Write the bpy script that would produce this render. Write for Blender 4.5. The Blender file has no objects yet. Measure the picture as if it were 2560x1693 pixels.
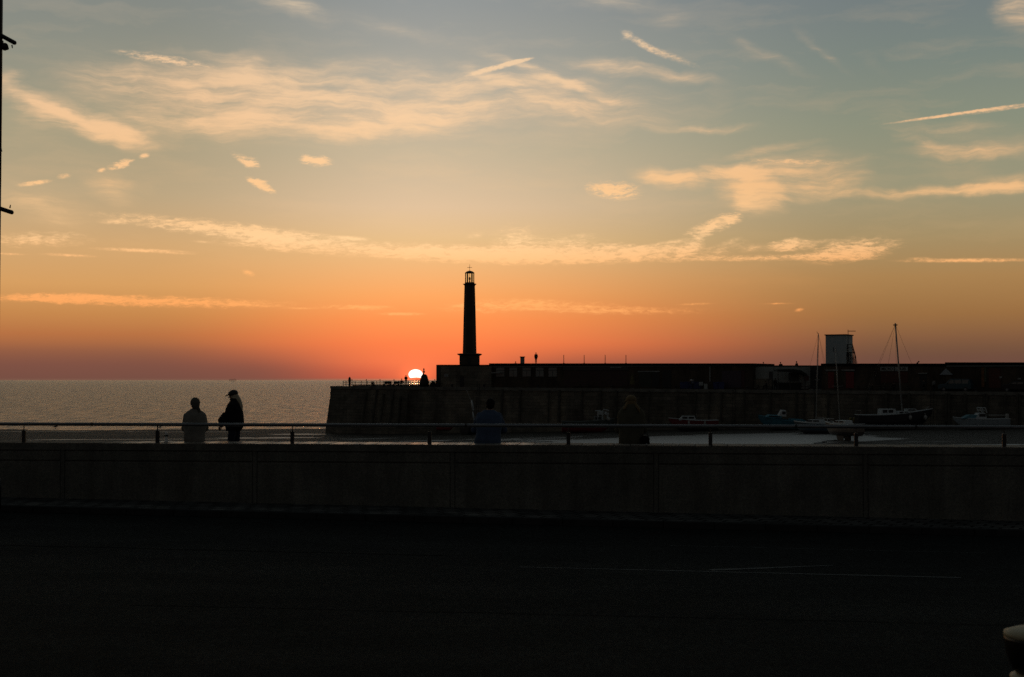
import bpy, bmesh, math, random
from mathutils import Vector, Matrix, Euler, noise as mnoise
random.seed(7)
R = math.radians
scene = bpy.context.scene
COL = scene.collection

# ------------------------------------------------------------------ camera
FPX = 50.0 / 36.0 * 2560
TILT = math.atan(103.5 / FPX)
CAMZ = 2.5
cd = bpy.data.cameras.new("camera")
cam = bpy.data.objects.new("camera", cd)
COL.objects.link(cam)
cam.location = (0, 0, CAMZ)
cam.rotation_euler = (R(90) + TILT, 0, 0)
cd.lens = 50
cd.sensor_width = 36
cd.clip_start = 0.1
cd.clip_end = 90000
cd.dof.use_dof = True
cd.dof.focus_distance = 60
cd.dof.aperture_fstop = 4.0
scene.camera = cam
scene.view_settings.view_transform = 'Standard'
scene.view_settings.look = 'None'
scene.view_settings.exposure = 0
scene.view_settings.gamma = 1
scene.cycles.use_denoising = False
scene.cycles.max_bounces = 5
scene.cycles.sample_clamp_indirect = 4

def ray(px, py):
    dx = (px - 1280) / FPX; dy = (846.5 - py) / FPX
    return Vector((dx, math.cos(TILT) - math.sin(TILT) * dy, math.sin(TILT) + math.cos(TILT) * dy))
def P(px, py, Y):
    d = ray(px, py); k = Y / d.y
    return Vector((d.x * k, Y, CAMZ + d.z * k))
def ZH(py, Y):                       # height of something seen at row py, Y metres away
    return P(1280, py, Y).z
def MPP(Y): return Y / FPX           # metres per photo pixel at distance Y

# ------------------------------------------------------------------ nodes and materials
class NT:
    def __init__(s, tree):
        s.t = tree; s.x = 0
    def n(s, typ, **kw):
        nd = s.t.nodes.new(typ); s.x += 40; nd.location = (s.x, 0)
        for k, v in kw.items(): setattr(nd, k, v)
        return nd
    def l(s, a, b): s.t.links.new(a, b)
    def setin(s, sock, v):
        if isinstance(v, bpy.types.NodeSocket): s.l(v, sock)
        else: sock.default_value = v
    def m(s, op, a, b=None, c=None, clamp=False):
        nd = s.n('ShaderNodeMath', operation=op, use_clamp=clamp)
        s.setin(nd.inputs[0], a)
        if b is not None: s.setin(nd.inputs[1], b)
        if c is not None: s.setin(nd.inputs[2], c)
        return nd.outputs[0]
    def vm(s, op, a, b=None, scale=None):
        nd = s.n('ShaderNodeVectorMath', operation=op)
        s.setin(nd.inputs[0], a)
        if b is not None: s.setin(nd.inputs[1], b)
        if scale is not None: s.setin(nd.inputs[3], scale)
        return nd.outputs[1] if op in ('DOT_PRODUCT', 'LENGTH') else nd.outputs[0]
    def noise(s, vec, scale, detail=4, rough=0.55, dist=0.0, out=0):
        nd = s.n('ShaderNodeTexNoise')
        s.setin(nd.inputs['Vector'], vec); nd.inputs['Scale'].default_value = scale
        nd.inputs['Detail'].default_value = detail; nd.inputs['Roughness'].default_value = rough
        nd.inputs['Distortion'].default_value = dist
        return nd.outputs[out]
    def mapping(s, vec, loc=(0, 0, 0), rot=(0, 0, 0), scale=(1, 1, 1), typ='POINT'):
        nd = s.n('ShaderNodeMapping', vector_type=typ)
        s.setin(nd.inputs['Vector'], vec)
        if typ != 'NORMAL' and typ != 'VECTOR': nd.inputs['Location'].default_value = loc
        nd.inputs['Rotation'].default_value = rot; nd.inputs['Scale'].default_value = scale
        return nd.outputs[0]
    def blob(s, vec, cx, cy, hl, ht, ang, amp, acc):     # soft elongated blob added to acc
        v = s.mapping(vec, (cx, cy, 0), (0, 0, ang), (hl, ht, 1), 'TEXTURE')
        g = s.n('ShaderNodeTexGradient', gradient_type='SPHERICAL'); s.l(v, g.inputs[0])
        return s.m('MULTIPLY_ADD', g.outputs['Fac'], amp, acc)
    def ramp(s, fac, stops, interp='LINEAR'):
        nd = s.n('ShaderNodeValToRGB'); cr = nd.color_ramp; cr.interpolation = interp
        while len(cr.elements) < len(stops): cr.elements.new(0.5)
        for e, (p, c) in zip(cr.elements, stops):
            e.position = p; e.color = (*c, 1) if len(c) == 3 else c
        s.setin(nd.inputs[0], fac); return nd.outputs[0]
    def mix(s, fac, a, b, blend='MIX'):
        nd = s.n('ShaderNodeMix', data_type='RGBA', blend_type=blend)
        s.setin(nd.inputs[0], fac)
        for sock, v in ((nd.inputs[6], a), (nd.inputs[7], b)):
            if isinstance(v, tuple) and len(v) == 3: v = (*v, 1)
            s.setin(sock, v)
        return nd.outputs[2]
    def mapr(s, v, a, b, c=0.0, d=1.0, smooth=False):
        nd = s.n('ShaderNodeMapRange', interpolation_type='SMOOTHSTEP' if smooth else 'LINEAR')
        s.setin(nd.inputs[0], v)
        for i, q in enumerate((a, b, c, d)): nd.inputs[i + 1].default_value = q
        return nd.outputs[0]
    def bump(s, h, strength=0.5, dist=0.02):
        nd = s.n('ShaderNodeBump'); s.l(h, nd.inputs['Height'])
        nd.inputs['Strength'].default_value = strength; nd.inputs['Distance'].default_value = dist
        return nd.outputs[0]

MATS = {}
def newmat(name):
    m = bpy.data.materials.new(name); m.use_nodes = True
    t = m.node_tree; b = t.nodes.get('Principled BSDF')
    MATS[name] = m
    return m, NT(t), b
def mat(name, col, rough=0.6, metal=0.0, vary=0.35, scale=3.0, bump=0.2, bdist=0.01, spec=0.5, dirt=None):
    if name in MATS: return MATS[name]
    m, N, b = newmat(name)
    tc = N.n('ShaderNodeTexCoord').outputs['Object']
    nz = N.noise(tc, scale, 6, 0.6)
    dark = tuple(c * (1 - vary) for c in col); lite = tuple(min(1, c * (1 + vary)) for c in col)
    c = N.ramp(nz, [(0.3, dark), (0.7, lite)])
    if dirt:
        nz2 = N.noise(tc, scale * 0.4, 5, 0.7)
        c = N.mix(N.mapr(nz2, 0.5, 0.65), c, dirt)
    N.l(c, b.inputs['Base Color'])
    rr = N.mapr(nz, 0.2, 0.8, max(0.02, rough - 0.12), min(1, rough + 0.12))
    N.l(rr, b.inputs['Roughness'])
    b.inputs['Metallic'].default_value = metal
    b.inputs['Specular IOR Level'].default_value = spec
    if bump:
        N.l(N.bump(N.noise(tc, scale * 6, 5, 0.6), bump, bdist), b.inputs['Normal'])
    return m

# ------------------------------------------------------------------ mesh builder
class MB:
    def __init__(s): s.v = []; s.f = []
    def add(s, vs, fs):
        o = len(s.v); s.v += [Vector(v) for v in vs]; s.f += [tuple(i + o for i in f) for f in fs]; return s
    def box8(s, p):
        return s.add(p, [(0, 3, 2, 1), (4, 5, 6, 7), (0, 1, 5, 4), (1, 2, 6, 5), (2, 3, 7, 6), (3, 0, 4, 7)])
    def box(s, c, size, M=None, taper=1.0):
        x, y, z = size[0] / 2, size[1] / 2, size[2] / 2; t = taper
        p = [Vector(q) for q in ((-x, -y, -z), (x, -y, -z), (x, y, -z), (-x, y, -z), (-x * t, -y * t, z), (x * t, -y * t, z), (x * t, y * t, z), (-x * t, y * t, z))]
        if M: p = [M @ q for q in p]
        return s.box8([q + Vector(c) for q in p])
    def tube(s, a, b, r0, r1=None, n=10, caps=True):
        a = Vector(a); b = Vector(b); r1 = r0 if r1 is None else r1
        d = (b - a).normalized(); u = d.orthogonal().normalized(); w = d.cross(u)
        vs = []
        for c, r in ((a, r0), (b, r1)):
            for i in range(n):
                t = 2 * math.pi * i / n; vs.append(c + (u * math.cos(t) + w * math.sin(t)) * r)
        fs = [(i, (i + 1) % n, n + (i + 1) % n, n + i) for i in range(n)]
        if caps: fs += [tuple(range(n - 1, -1, -1)), tuple(range(n, 2 * n))]
        return s.add(vs, fs)
    def path(s, pts, r, n=8):
        for a, b in zip(pts[:-1], pts[1:]): s.tube(a, b, r, r, n)
        return s
    def lathe(s, prof, c=(0, 0, 0), n=20, sx=1.0, sy=1.0, phase=0.0, M=None):
        vs = []; fs = []; c = Vector(c)
        for (r, z) in prof:
            for i in range(n):
                t = 2 * math.pi * i / n + phase
                q = Vector((r * sx * math.cos(t), r * sy * math.sin(t), z))
                vs.append((M @ q if M else q) + c)
        for k in range(len(prof) - 1):
            for i in range(n):
                fs.append((k * n + i, k * n + (i + 1) % n, (k + 1) * n + (i + 1) % n, (k + 1) * n + i))
        fs.append(tuple(range(n - 1, -1, -1))); fs.append(tuple(range((len(prof) - 1) * n, len(prof) * n)))
        return s.add(vs, fs)
    def ell(s, c, r, M=None, n=14, m=9):
        if not isinstance(r, (tuple, list)): r = (r, r, r)
        prof = [(max(1e-3, math.sin(math.pi * k / m)), -math.cos(math.pi * k / m)) for k in range(m + 1)]
        vs = []; fs = []
        for (q, z) in prof:
            for i in range(n):
                t = 2 * math.pi * i / n
                p = Vector((q * math.cos(t) * r[0], q * math.sin(t) * r[1], z * r[2]))
                vs.append((M @ p if M else p) + Vector(c))
        for k in range(m):
            for i in range(n):
                fs.append((k * n + i, k * n + (i + 1) % n, (k + 1) * n + (i + 1) % n, (k + 1) * n + i))
        fs.append(tuple(range(n - 1, -1, -1))); fs.append(tuple(range(m * n, (m + 1) * n)))
        return s.add(vs, fs)
    def cap(s, a, b, r0, r1=None, n=10):               # tapered capsule
        r1 = r0 if r1 is None else r1
        s.tube(a, b, r0, r1, n); s.ell(a, r0, n=n, m=6); s.ell(b, r1, n=n, m=6); return s
    def loft(s, rings, caps=True):                      # rings: equal-length lists of points
        n = len(rings[0]); vs = [p for r in rings for p in r]; fs = []
        for k in range(len(rings) - 1):
            for i in range(n):
                fs.append((k * n + i, k * n + (i + 1) % n, (k + 1) * n + (i + 1) % n, (k + 1) * n + i))
        if caps: fs.append(tuple(range(n - 1, -1, -1))); fs.append(tuple(range((len(rings) - 1) * n, len(rings) * n)))
        return s.add(vs, fs)
    def build(s, name, m, parent=None, local=False, smooth=False, bevel=0.0, remesh=0.0, smooth_it=0, loc=None):
        off = Vector((0, 0, 0))
        if parent is not None and not local: off = wloc(parent)
        if loc is not None: off = Vector(loc)
        me = bpy.data.meshes.new(name)
        me.from_pydata([v - off for v in s.v], [], s.f); me.update()
        bm = bmesh.new(); bm.from_mesh(me); bmesh.ops.recalc_face_normals(bm, faces=bm.faces)
        if bevel: bmesh.ops.bevel(bm, geom=list(bm.edges), offset=bevel, segments=1, affect='EDGES', clamp_overlap=True)
        bm.to_mesh(me); bm.free()
        if remesh:
            t = bpy.data.objects.new('tmp', me); COL.objects.link(t)
            md = t.modifiers.new('r', 'REMESH'); md.mode = 'VOXEL'; md.voxel_size = remesh
            if smooth_it:
                sm = t.modifiers.new('s', 'SMOOTH'); sm.iterations = smooth_it; sm.factor = 0.5
            dg = bpy.context.evaluated_depsgraph_get()
            me2 = bpy.data.meshes.new_from_object(t.evaluated_get(dg))
            bpy.data.objects.remove(t); bpy.data.meshes.remove(me); me = me2; me.name = name; me.materials.clear()
        if smooth or remesh:
            me.polygons.foreach_set('use_smooth', [True] * len(me.polygons))
        me.materials.append(m)
        o = bpy.data.objects.new(name, me); COL.objects.link(o)
        if loc is not None: o.location = loc
        if parent is not None: o.parent = parent
        return o
def wloc(o):
    v = Vector(o.location)
    while o.parent: o = o.parent; v += Vector(o.location)
    return v
def tag(o, label=None, cat=None, group=None, kind=None):
    if label: o['label'] = label
    if cat: o['category'] = cat
    if group: o['group'] = group
    if kind: o['kind'] = kind
    return o
def empty(name, loc, label, cat, group=None, rot=None):
    o = bpy.data.objects.new(name, None); COL.objects.link(o); o.location = loc
    o.empty_display_size = 0.2
    if rot: o.rotation_euler = rot
    return tag(o, label, cat, group)

# ------------------------------------------------------------------ sky
D = 1.07974
def sky():
    w = bpy.data.worlds.new("World"); scene.world = w; w.use_nodes = True
    t = w.node_tree; t.nodes.clear(); N = NT(t)
    out = N.n('ShaderNodeOutputWorld'); bg = N.n('ShaderNodeBackground')
    g = N.n('ShaderNodeTexCoord').outputs['Generated']
    sep = N.n('ShaderNodeSeparateXYZ'); N.l(g, sep.inputs[0])
    az = N.m('MULTIPLY', N.m('ARCTAN2', sep.outputs[0], sep.outputs[1]), 180 / math.pi)
    el = N.m('MULTIPLY', N.m('ARCSINE', sep.outputs[2]), 180 / math.pi)
    def s2l(c): return tuple(((x / 255) / 12.92 if x / 255 <= 0.04045 else ((x / 255 + 0.055) / 1.055) ** 2.4) for x in c)
    # clear-sky colour by elevation at five azimuths
    def eltab(rows):
        # rows: (elevation deg, sRGB) ; position = sqrt-like mapping of elevation
        return [(min(1, max(0, math.sqrt(max(e, 0) / 90))), s2l(c)) for e, c in rows]
    e01 = N.m('SQRT', N.m('DIVIDE', N.m('MAXIMUM', el, 0.0), 90.0))
    E = lambda y: (950 - y) / 62.06
    left = eltab([(E(948), (104, 74, 64)), (E(915), (132, 84, 68)), (E(880), (152, 96, 68)), (E(840), (180, 112, 68)), (E(790), (194, 134, 78)), (E(720), (210, 156, 96)), (E(620), (206, 164, 110)), (E(500), (183, 161, 121)), (E(330), (158, 152, 122)), (E(180), (138, 141, 126)), (E(20), (124, 132, 128)), (24, (112, 120, 118)), (45, (72, 80, 80)), (90, (38, 44, 48))])
    cent = eltab([(E(948), (206, 92, 66)), (E(930), (226, 104, 70)), (E(905), (248, 120, 74)), (E(860), (255, 128, 74)), (E(800), (255, 146, 82)), (E(740), (247, 165, 98)), (E(650), (234, 182, 122)), (E(600), (227, 188, 132)), (E(520), (221, 190, 150)), (E(380), (196, 180, 148)), (E(200), (166, 165, 152)), (E(20), (142, 149, 149)), (24, (128, 134, 132)), (45, (80, 86, 86)), (90, (38, 44, 48))])
    right = eltab([(E(948), (88, 66, 58)), (E(900), (98, 74, 58)), (E(850), (128, 90, 64)), (E(790), (150, 108, 66)), (E(700), (166, 127, 79)), (E(600), (162, 140, 97)), (E(480), (151, 146, 114)), (E(330), (132, 140, 118)), (E(180), (116, 130, 122)), (E(20), (108, 121, 124)), (24, (104, 114, 114)), (45, (68, 76, 77)), (90, (38, 44, 48))])
    away = eltab([(0, (50, 48, 46)), (10, (58, 57, 56)), (25, (54, 55, 55)), (45, (46, 49, 50)), (90, (38, 44, 48))])
    cl, cc, cr_, ca = N.ramp(e01, left), N.ramp(e01, cent), N.ramp(e01, right), N.ramp(e01, away)
    fl = N.mapr(az, -15.0, -3.0, 1, 0, True); fr = N.mapr(az, -4.5, 15.5, 0, 1, True)
    c = N.mix(fl, cc, cl); c = N.mix(fr, c, cr_)
    fa = N.mapr(N.m('ABSOLUTE', az), 22, 95, 0, 1, True)
    c = N.mix(fa, c, ca)
    bw = N.n('ShaderNodeRGBToBW'); N.l(c, bw.inputs[0]); gy = N.n('ShaderNodeCombineXYZ')
    for q in range(3): N.l(N.m('MULTIPLY', bw.outputs[0], (1.045, 1.035, 1.015)[q]), gy.inputs[q])
    c = N.mix(N.mapr(el, 3.0, 8.0, 0, 0.14, True), c, gy.outputs[0])
    # warped coordinates for the clouds
    P0 = N.n('ShaderNodeCombineXYZ'); N.l(az, P0.inputs[0]); N.l(el, P0.inputs[1]); P0 = P0.outputs[0]
    def warp(vec, scale, amp, detail, stretch=(1, 1, 1)):
        q = N.mapping(vec, scale=stretch)
        nz = N.noise(q, scale, detail, 0.6, out=1)
        d = N.vm('SUBTRACT', nz, (0.5, 0.5, 0.5))
        d = N.vm('MULTIPLY', d, (amp[0], amp[1], 0))
        return N.vm('ADD', vec, d)
    Pw = warp(P0, 0.35, (1.5, 0.95), 3)
    Pf = Pw
    Pw = warp(Pw, 1.4, (0.75, 0.30), 6, (0.7, 1.5, 1))
    Ps = warp(P0, 1.5, (0.55, 0.26), 8, (0.8, 1.3, 1))
    Ps = warp(Ps, 5.0, (0.16, 0.09), 6, (1, 1.4, 1))
    Pt = warp(P0, 4.0, (0.07, 0.035), 6)
    # (x, y, half length, half height, rise angle, amount) in photo-sized units turned to degrees of azimuth and elevation
    big = [(600, 230, 640, 135, -2, .46), (1120, 205, 500, 100, -4, .40), (700, 292, 540, 38, 0, .50), (980, 268, 260, 55, 2, .34), (1330, 245, 400, 75, -4, .30),
           (175, 274, 235, 40, -20, .66), (260, 302, 220, 34, -6, .42), (110, 245, 120, 16, -22, .3), (420, 210, 330, 60, -3, .30), (660, 185, 330, 46, -9, .34), (760, 225, 180, 26, -3, .35),
           (560, 160, 60, 46, 0, .30), (1480, 160, 240, 24, -9, .62), (1290, 185, 210, 18, -18, .5), (1170, 200, 190, 20, -22, .4), (1620, 297, 170, 14, -2, .5),
           (1560, 415, 120, 30, -8, .75), (1690, 395, 100, 26, -2, .85), (1735, 445, 95, 62, -25, .75), (1840, 405, 200, 70, 2, .5), (1725, 478, 80, 24, 0, .35), (1920, 436, 160, 30, 6, .34),
           (1790, 345, 140, 14, 6, .42), (2180, 300, 150, 20, 0, .5), (2130, 328, 90, 14, -10, .4), (2260, 352, 200, 22, -3, .62), (2240, 372, 150, 30, 0, .25), (2360, 25, 75, 62, -30, .75),
           (2190, 441, 290, 17, 1, .80), (2340, 424, 140, 30, 4, .6), (250, 430, 80, 46, -24, .48), (80, 475, 170, 62, -14, .42), (20, 175, 50, 22, 0, .55), (60, 270, 120, 60, -20, .2),
           (670, 16, 130, 34, -16, .55), (900, 62, 260, 30, -12, .22), (1400, 6, 200, 26, 0, .34), (1560, 42, 80, 34, 10, .24), (1770, 122, 160, 22, -28, .26), (1900, 112, 110, 16, -40, .26), (2020, 150, 60, 16, -45, .15)]
    mid = [(1000, 585, 560, 26, -2, .85), (1260, 590, 420, 30, 0, .62), (1190, 548, 75, 38, 8, .5), (1310, 562, 160, 24, 0, .42), (1490, 580, 180, 24, 2, .6), (490, 528, 320, 24, -5, .78), (640, 552, 170, 34, -2, .5),
           (90, 555, 150, 24, 2, .6), (350, 698, 420, 17, -1, .62), (110, 690, 180, 14, 0, .4), (1150, 708, 190, 22, 3, .46), (1330, 712, 190, 20, -2, .42), (1500, 720, 220, 12, 0, .3), (830, 712, 110, 10, -2, .5),
           (1420, 440, 84, 28, -6, 1.0), (1650, 524, 90, 22, 18, .8), (1690, 506, 36, 22, 0, .5), (1602, 570, 62, 20, 38, .6), (1830, 566, 68, 20, 5, 1.0), (1970, 580, 140, 34, 6, .85), (1740, 597, 330, 11, 0, .55), (1680, 575, 90, 22, 15, .3),
           (1840, 375, 160, 9, -3, .6), (735, 373, 50, 17, 0, 1.15), (715, 367, 26, 9, -20, .5), (570, 372, 48, 14, -24, .85), (585, 376, 20, 16, 0, .5), (605, 430, 48, 13, -28, 1.0), (595, 419, 32, 6, 0, .6), (280, 380, 38, 12, 22, 1.0), (380, 138, 150, 15, -6, .7)]
    thin = [(334, 361, 16, 8, 15, .9), (235, 394, 14, 7, 20, .8), (80, 424, 46, 7, 10, 1.0), (148, 408, 20, 8, 10, .6), (575, 632, 20, 10, -20, .7), (1850, 718, 15, 6, 10, .4), (560, 705, 120, 5, -2, .5), (700, 714, 60, 4, 0, .4), (1080, 706, 55, 6, 6, .6), (1240, 716, 110, 5, 0, .5), (1380, 722, 90, 4, 0, .4), (1610, 704, 60, 4, 2, .3), (1800, 703, 50, 3, 0, .3), (420, 588, 60, 3, 0, .3), (470, 560, 40, 5, -4, .4), (1790, 575, 40, 8, 10, .3), (1900, 560, 50, 9, 6, .35), (2000, 600, 60, 4, 0, .5), (2130, 598, 40, 4, 0, .4), (1560, 560, 60, 8, 8, .5), (1690, 560, 40, 10, 20, .4), (1740, 575, 40, 14, 8, .4), (1100, 545, 30, 10, 10, .4), (1350, 545, 40, 8, 4, .4), (1485, 100, 70, 12, -32, .5), (1545, 127, 100, 12, -22, .45), (1450, 82, 22, 16, 40, .35),
            (2220, 263, 185, 4.5, 5.3, 1.1), (2330, 252, 120, 5, 5.3, .5), (1155, 155, 96, 8, 14, 1.1), (1195, 143, 45, 6, 12, .9), (1110, 168, 45, 9, 16, .4), (330, 580, 140, 6, -1, .8), (160, 591, 80, 5, -1, .6), (20, 588, 60, 4, 0, .5), (810, 552, 60, 8, -3, .9), (270, 513, 55, 9, 3, .6), (930, 727, 70, 5, 0, .7), (2240, 603, 190, 6.5, -1, .8), (1900, 600, 120, 5, 0, .5), (860, 712, 60, 6, 3, .5), (1010, 380, 30, 5, -45, .12)]
    def acc(vec, items, pad=1.0):
        a = None
        for (x, y, hl, ht, ang, amp) in items:
            d = ray(x * D, y * D).normalized()
            A = math.degrees(math.atan2(d.x, d.y)); B = math.degrees(math.asin(d.z))
            a = N.blob(vec, A, B, hl * D / 62.06, ht * D / 62.06, R(ang), amp, a if a is not None else 0.0)
        return a
    big = [(*q[:5], q[5] * (1.2 if q[0] < 1500 and q[1] < 330 else 1.45 if 1500 < q[0] < 1960 and 330 < q[1] < 500 else 1.1)) for q in big]
    mid = [(*q[:5], q[5] * (1.4 if q[1] > 685 else 1.0)) for q in mid]; thin = [(*q[:5], q[5] * (1.4 if q[1] > 685 else 1.0)) for q in thin]
    db = acc(Pw, big); dm = acc(Ps, mid); dt = acc(Pt, thin)
    tex = N.noise(N.mapping(Pf, rot=(0, 0, R(10)), scale=(0.30, 1.3, 1)), 1.0, 8, 0.60, 0.15)
    tex2 = N.noise(N.mapping(Ps, rot=(0, 0, R(-6)), scale=(0.8, 2.6, 1)), 2.2, 8, 0.6, 0.3)
    tb = N.mapr(tex, 0.30, 0.70, 0.45, 1.5); tm = N.mapr(tex2, 0.3, 0.68, 0.55, 1.6)
    db = N.m('MULTIPLY', db, tb); dm = N.m('MULTIPLY', dm, tm)
    tex3 = N.noise(N.mapping(Pt, scale=(1.2, 2.2, 1)), 4.0, 5, 0.6); dt = N.m('MULTIPLY', dt, N.mapr(tex3, 0.3, 0.7, 0.55, 1.45))
    # general thin veil
    veil = N.noise(N.mapping(Pw, scale=(0.18, 1.0, 1)), 0.8, 6, 0.6)
    vz = N.m('MULTIPLY', N.mapr(veil, 0.5, 0.75, 0, 0.16), N.mapr(el, 2.0, 9.0, 0.1, 1))
    F1 = N.noise(N.mapping(Pf, rot=(0, 0, R(7)), scale=(0.30, 2.6, 1)), 1.5, 12, 0.68, 0.12)
    F2 = N.noise(N.mapping(Ps, rot=(0, 0, R(-3)), scale=(0.8, 3.6, 1)), 3.2, 10, 0.72, 0.2)
    def rag(d, F, k, lo, hi, g):
        return N.mapr(N.m('MULTIPLY_ADD', N.m('MULTIPLY', N.m('SUBTRACT', F, 0.5), k), N.m('MINIMUM', N.m('MULTIPLY', d, g), 1.0), d), lo, hi, 0, 1, True)
    rb = N.m('MULTIPLY', rag(db, F1, 1.45, -0.02, 1.16, 1.5), 0.95); rm = rag(dm, F2, 2.4, 0.06, 0.95, 2.0); rt_ = rag(dt, F2, 1.2, 0.02, 0.8, 2.0)
    keep = N.m('MULTIPLY', N.m('MULTIPLY', N.m('SUBTRACT', 1.0, rb), N.m('SUBTRACT', 1.0, rm)), N.m('MULTIPLY', N.m('SUBTRACT', 1.0, rt_), N.m('SUBTRACT', 1.0, vz)))
    dens = N.m('MULTIPLY', N.m('SUBTRACT', 1.0, keep), 0.97)
    # cloud colour by elevation
    cb = N.ramp(e01, eltab([(0, (210, 90, 60)), (E(760), (255, 176, 106)), (E(690), (255, 186, 118)), (E(600), (255, 212, 158)), (E(470), (251, 204, 150)), (E(300), (246, 206, 162)), (E(150), (236, 204, 166)), (E(0), (214, 198, 172)), (40, (90, 96, 100)), (90, (50, 56, 62))]))
    cb = N.mix(N.m('MULTIPLY', fr, 0.42), cb, N.mix(1.0, cb, (0.82, 0.62, 0.44), 'MULTIPLY'))
    cb = N.mix(N.m('MULTIPLY', fl, 0.28), cb, N.mix(1.0, cb, (0.90, 0.70, 0.52), 'MULTIPLY'))
    cb = N.mix(fa, cb, ca)
    c = N.mix(dens, c, cb)
    # horizon haze band with a thin paler line
    hz = N.m('MULTIPLY', N.mapr(el, 0.0, 0.09, 1, 0, True), 0.45)
    c = N.mix(hz, c, (0.33, 0.24, 0.14))
    # glow round the sun and the flattened disc cut by low haze
    SA, SE = math.degrees(math.atan2(ray(1039, 937).x, ray(1039, 937).y)), E(936.5)
    dx = N.m('SUBTRACT', az, SA); dy = N.m('SUBTRACT', el, SE)
    r1 = N.m('SQRT', N.m('ADD', N.m('POWER', N.m('ABSOLUTE', N.m('DIVIDE', dx, 2.6)), 2.0), N.m('POWER', N.m('ABSOLUTE', N.m('DIVIDE', dy, 1.5)), 2.0)))
    dull = N.m('MULTIPLY', N.mapr(el, 0.2, 1.6, 1, 0, True), N.mapr(N.m('ABSOLUTE', dx), 1.0, 7.0, 0, .76, True))
    c = N.mix(dull, c, s2l((122, 80, 68)))
    gl = N.m('POWER', N.mapr(r1, 0, 1, 1, 0), 3.0)
    c = N.mix(N.m('MULTIPLY', gl, 0.62), c, (1.25, 0.27, 0.085))
    jag = N.m('MULTIPLY', N.m('SUBTRACT', N.noise(P0, 5.0, 3), 0.5), 0.10)
    r2 = N.m('SQRT', N.m('ADD', N.m('POWER', N.m('ABSOLUTE', N.m('DIVIDE', dx, 0.280)), 2.0), N.m('POWER', N.m('ABSOLUTE', N.m('DIVIDE', dy, 0.205)), 2.0)))
    disc = N.m('MULTIPLY', N.mapr(r2, 0.94, 1.06, 1, 0, True), N.mapr(N.m('ADD', el, jag), 0.075, 0.10, 0, 1, True))
    halo = N.m('MULTIPLY', N.m('POWER', N.mapr(r2, 0.9, 3.2, 1, 0), 2.2), 0.75)
    c = N.mix(halo, c, (1.4, 0.22, 0.08))
    c = N.mix(disc, c, (1.9, 1.7, 1.5))
    # below the horizon
    c = N.mix(N.mapr(el, -0.3, -0.05, 1, 0), c, (0.02, 0.02, 0.02))
    sk = N.n('ShaderNodeTexSky', sky_type='NISHITA'); sk.sun_disc = False
    sk.sun_elevation = R(0.25); sk.sun_rotation = R(SA); sk.altitude = 5; sk.dust_density = 3
    ns = N.mix(1.0, sk.outputs[0], (0.012, 0.012, 0.012), 'MULTIPLY')
    c = N.mix(1.0, c, ns, 'ADD')
    N.l(c, bg.inputs[0]); bg.inputs[1].default_value = 1.0
    N.l(bg.outputs[0], out.inputs[0])
    w.cycles.sampling_method = 'MANUAL'; w.cycles.sample_map_resolution = 512
    sd = bpy.data.lights.new("sun", 'SUN'); so = bpy.data.objects.new("sun", sd); COL.objects.link(so)
    sd.energy = 0.04; sd.angle = R(0.5); sd.color = (1.0, 0.42, 0.16)
    dv = ray(1039, 930).normalized()
    so.rotation_euler = dv.to_track_quat('Z', 'Y').to_euler(); so.location = (-10, 60, 40)
sky()

# ------------------------------------------------------------------ frames of reference
WO = Vector((-10.26, 28.5, 0)); WU = Vector((19.8, -2.0, 0)).normalized(); WV = Vector((-WU.y, WU.x, 0))   # sea wall line and its seaward normal
def W(s, v, z): return WO + WU * s + WV * v + Vector((0, 0, z))
def WS(px, v=0.0):
    d = ray(px, 1060); k = d.x / d.y; o = WO + WV * v
    return (k * o.y - o.x) / (WU.x - k * WU.y)
PA = Vector((-30.9, 243, 0)); PU = Vector((98.6, -55, 0)).normalized(); PV = Vector((-PU.y, PU.x, 0))       # harbour arm
def Q(s, v, z): return PA + PU * s + PV * v + Vector((0, 0, z))
def PS(px, v=0.0):
    d = ray(px, 950); k = d.x / d.y; o = PA + PV * v
    return (k * o.y - o.x) / (PU.x - k * PU.y)
def YS(s, v=0.0): return Q(s, v, 0).y
def deck(s): return 1.41 - 0.55 * s / 112.9
def PZ(px, py, v=0.0):
    return ZH(py, YS(PS(px, v), v))
def frame_box(mb, F, s0, s1, v0, v1, z0, z1, ztop1=None, zbot1=None):
    za, zb = (z1, z1 if ztop1 is None else ztop1); ya, yb = (z0, z0 if zbot1 is None else zbot1)
    return mb.box8([F(s0, v0, ya), F(s1, v0, yb), F(s1, v1, yb), F(s0, v1, ya), F(s0, v0, za), F(s1, v0, zb), F(s1, v1, zb), F(s0, v1, za)])
def lerp(tab, x):
    if x <= tab[0][0]: return tab[0][1]
    for (a, b), (c, d) in zip(tab[:-1], tab[1:]):
        if x <= c: return b + (d - b) * (x - a) / (c - a)
    return tab[-1][1]
SEA = -6.95
def bed(x, y):
    base = lerp([(-60, -6.62), (-22, -6.55), (8, -5.5), (40, -4.4), (70, -3.7), (120, -3.3)], x)
    nearb = lerp([(30, -4.0), (60, -4.6), (120, -5.0)], y) if y < 120 else -5.0
    t = min(1, max(0, (y - 120) / 60)); t = t * t * (3 - 2 * t)
    z = min(nearb, base + 0.6) * (1 - t) + base * t
    if y > 235: z -= lerp([(235, 0), (282, 0.42 if x < -10 else 1.2), (330, 4), (500, 8)], y)
    if x < 0 and y > 180: z += 0.10 * mnoise.noise(Vector((x * 0.03, y * 0.13, 3))) * lerp([(-20, 1), (0, 0)], x)
    return z
def bedhit(px, py):
    y = 60.0
    while y < 400:
        p = P(px, py, y)
        if p.z <= bed(p.x, y): return p
        y += 0.25
    return p
def pave(x): return 0.016 - 0.0143 * x
def road(x): return -0.10 - 0.0143 * x

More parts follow.
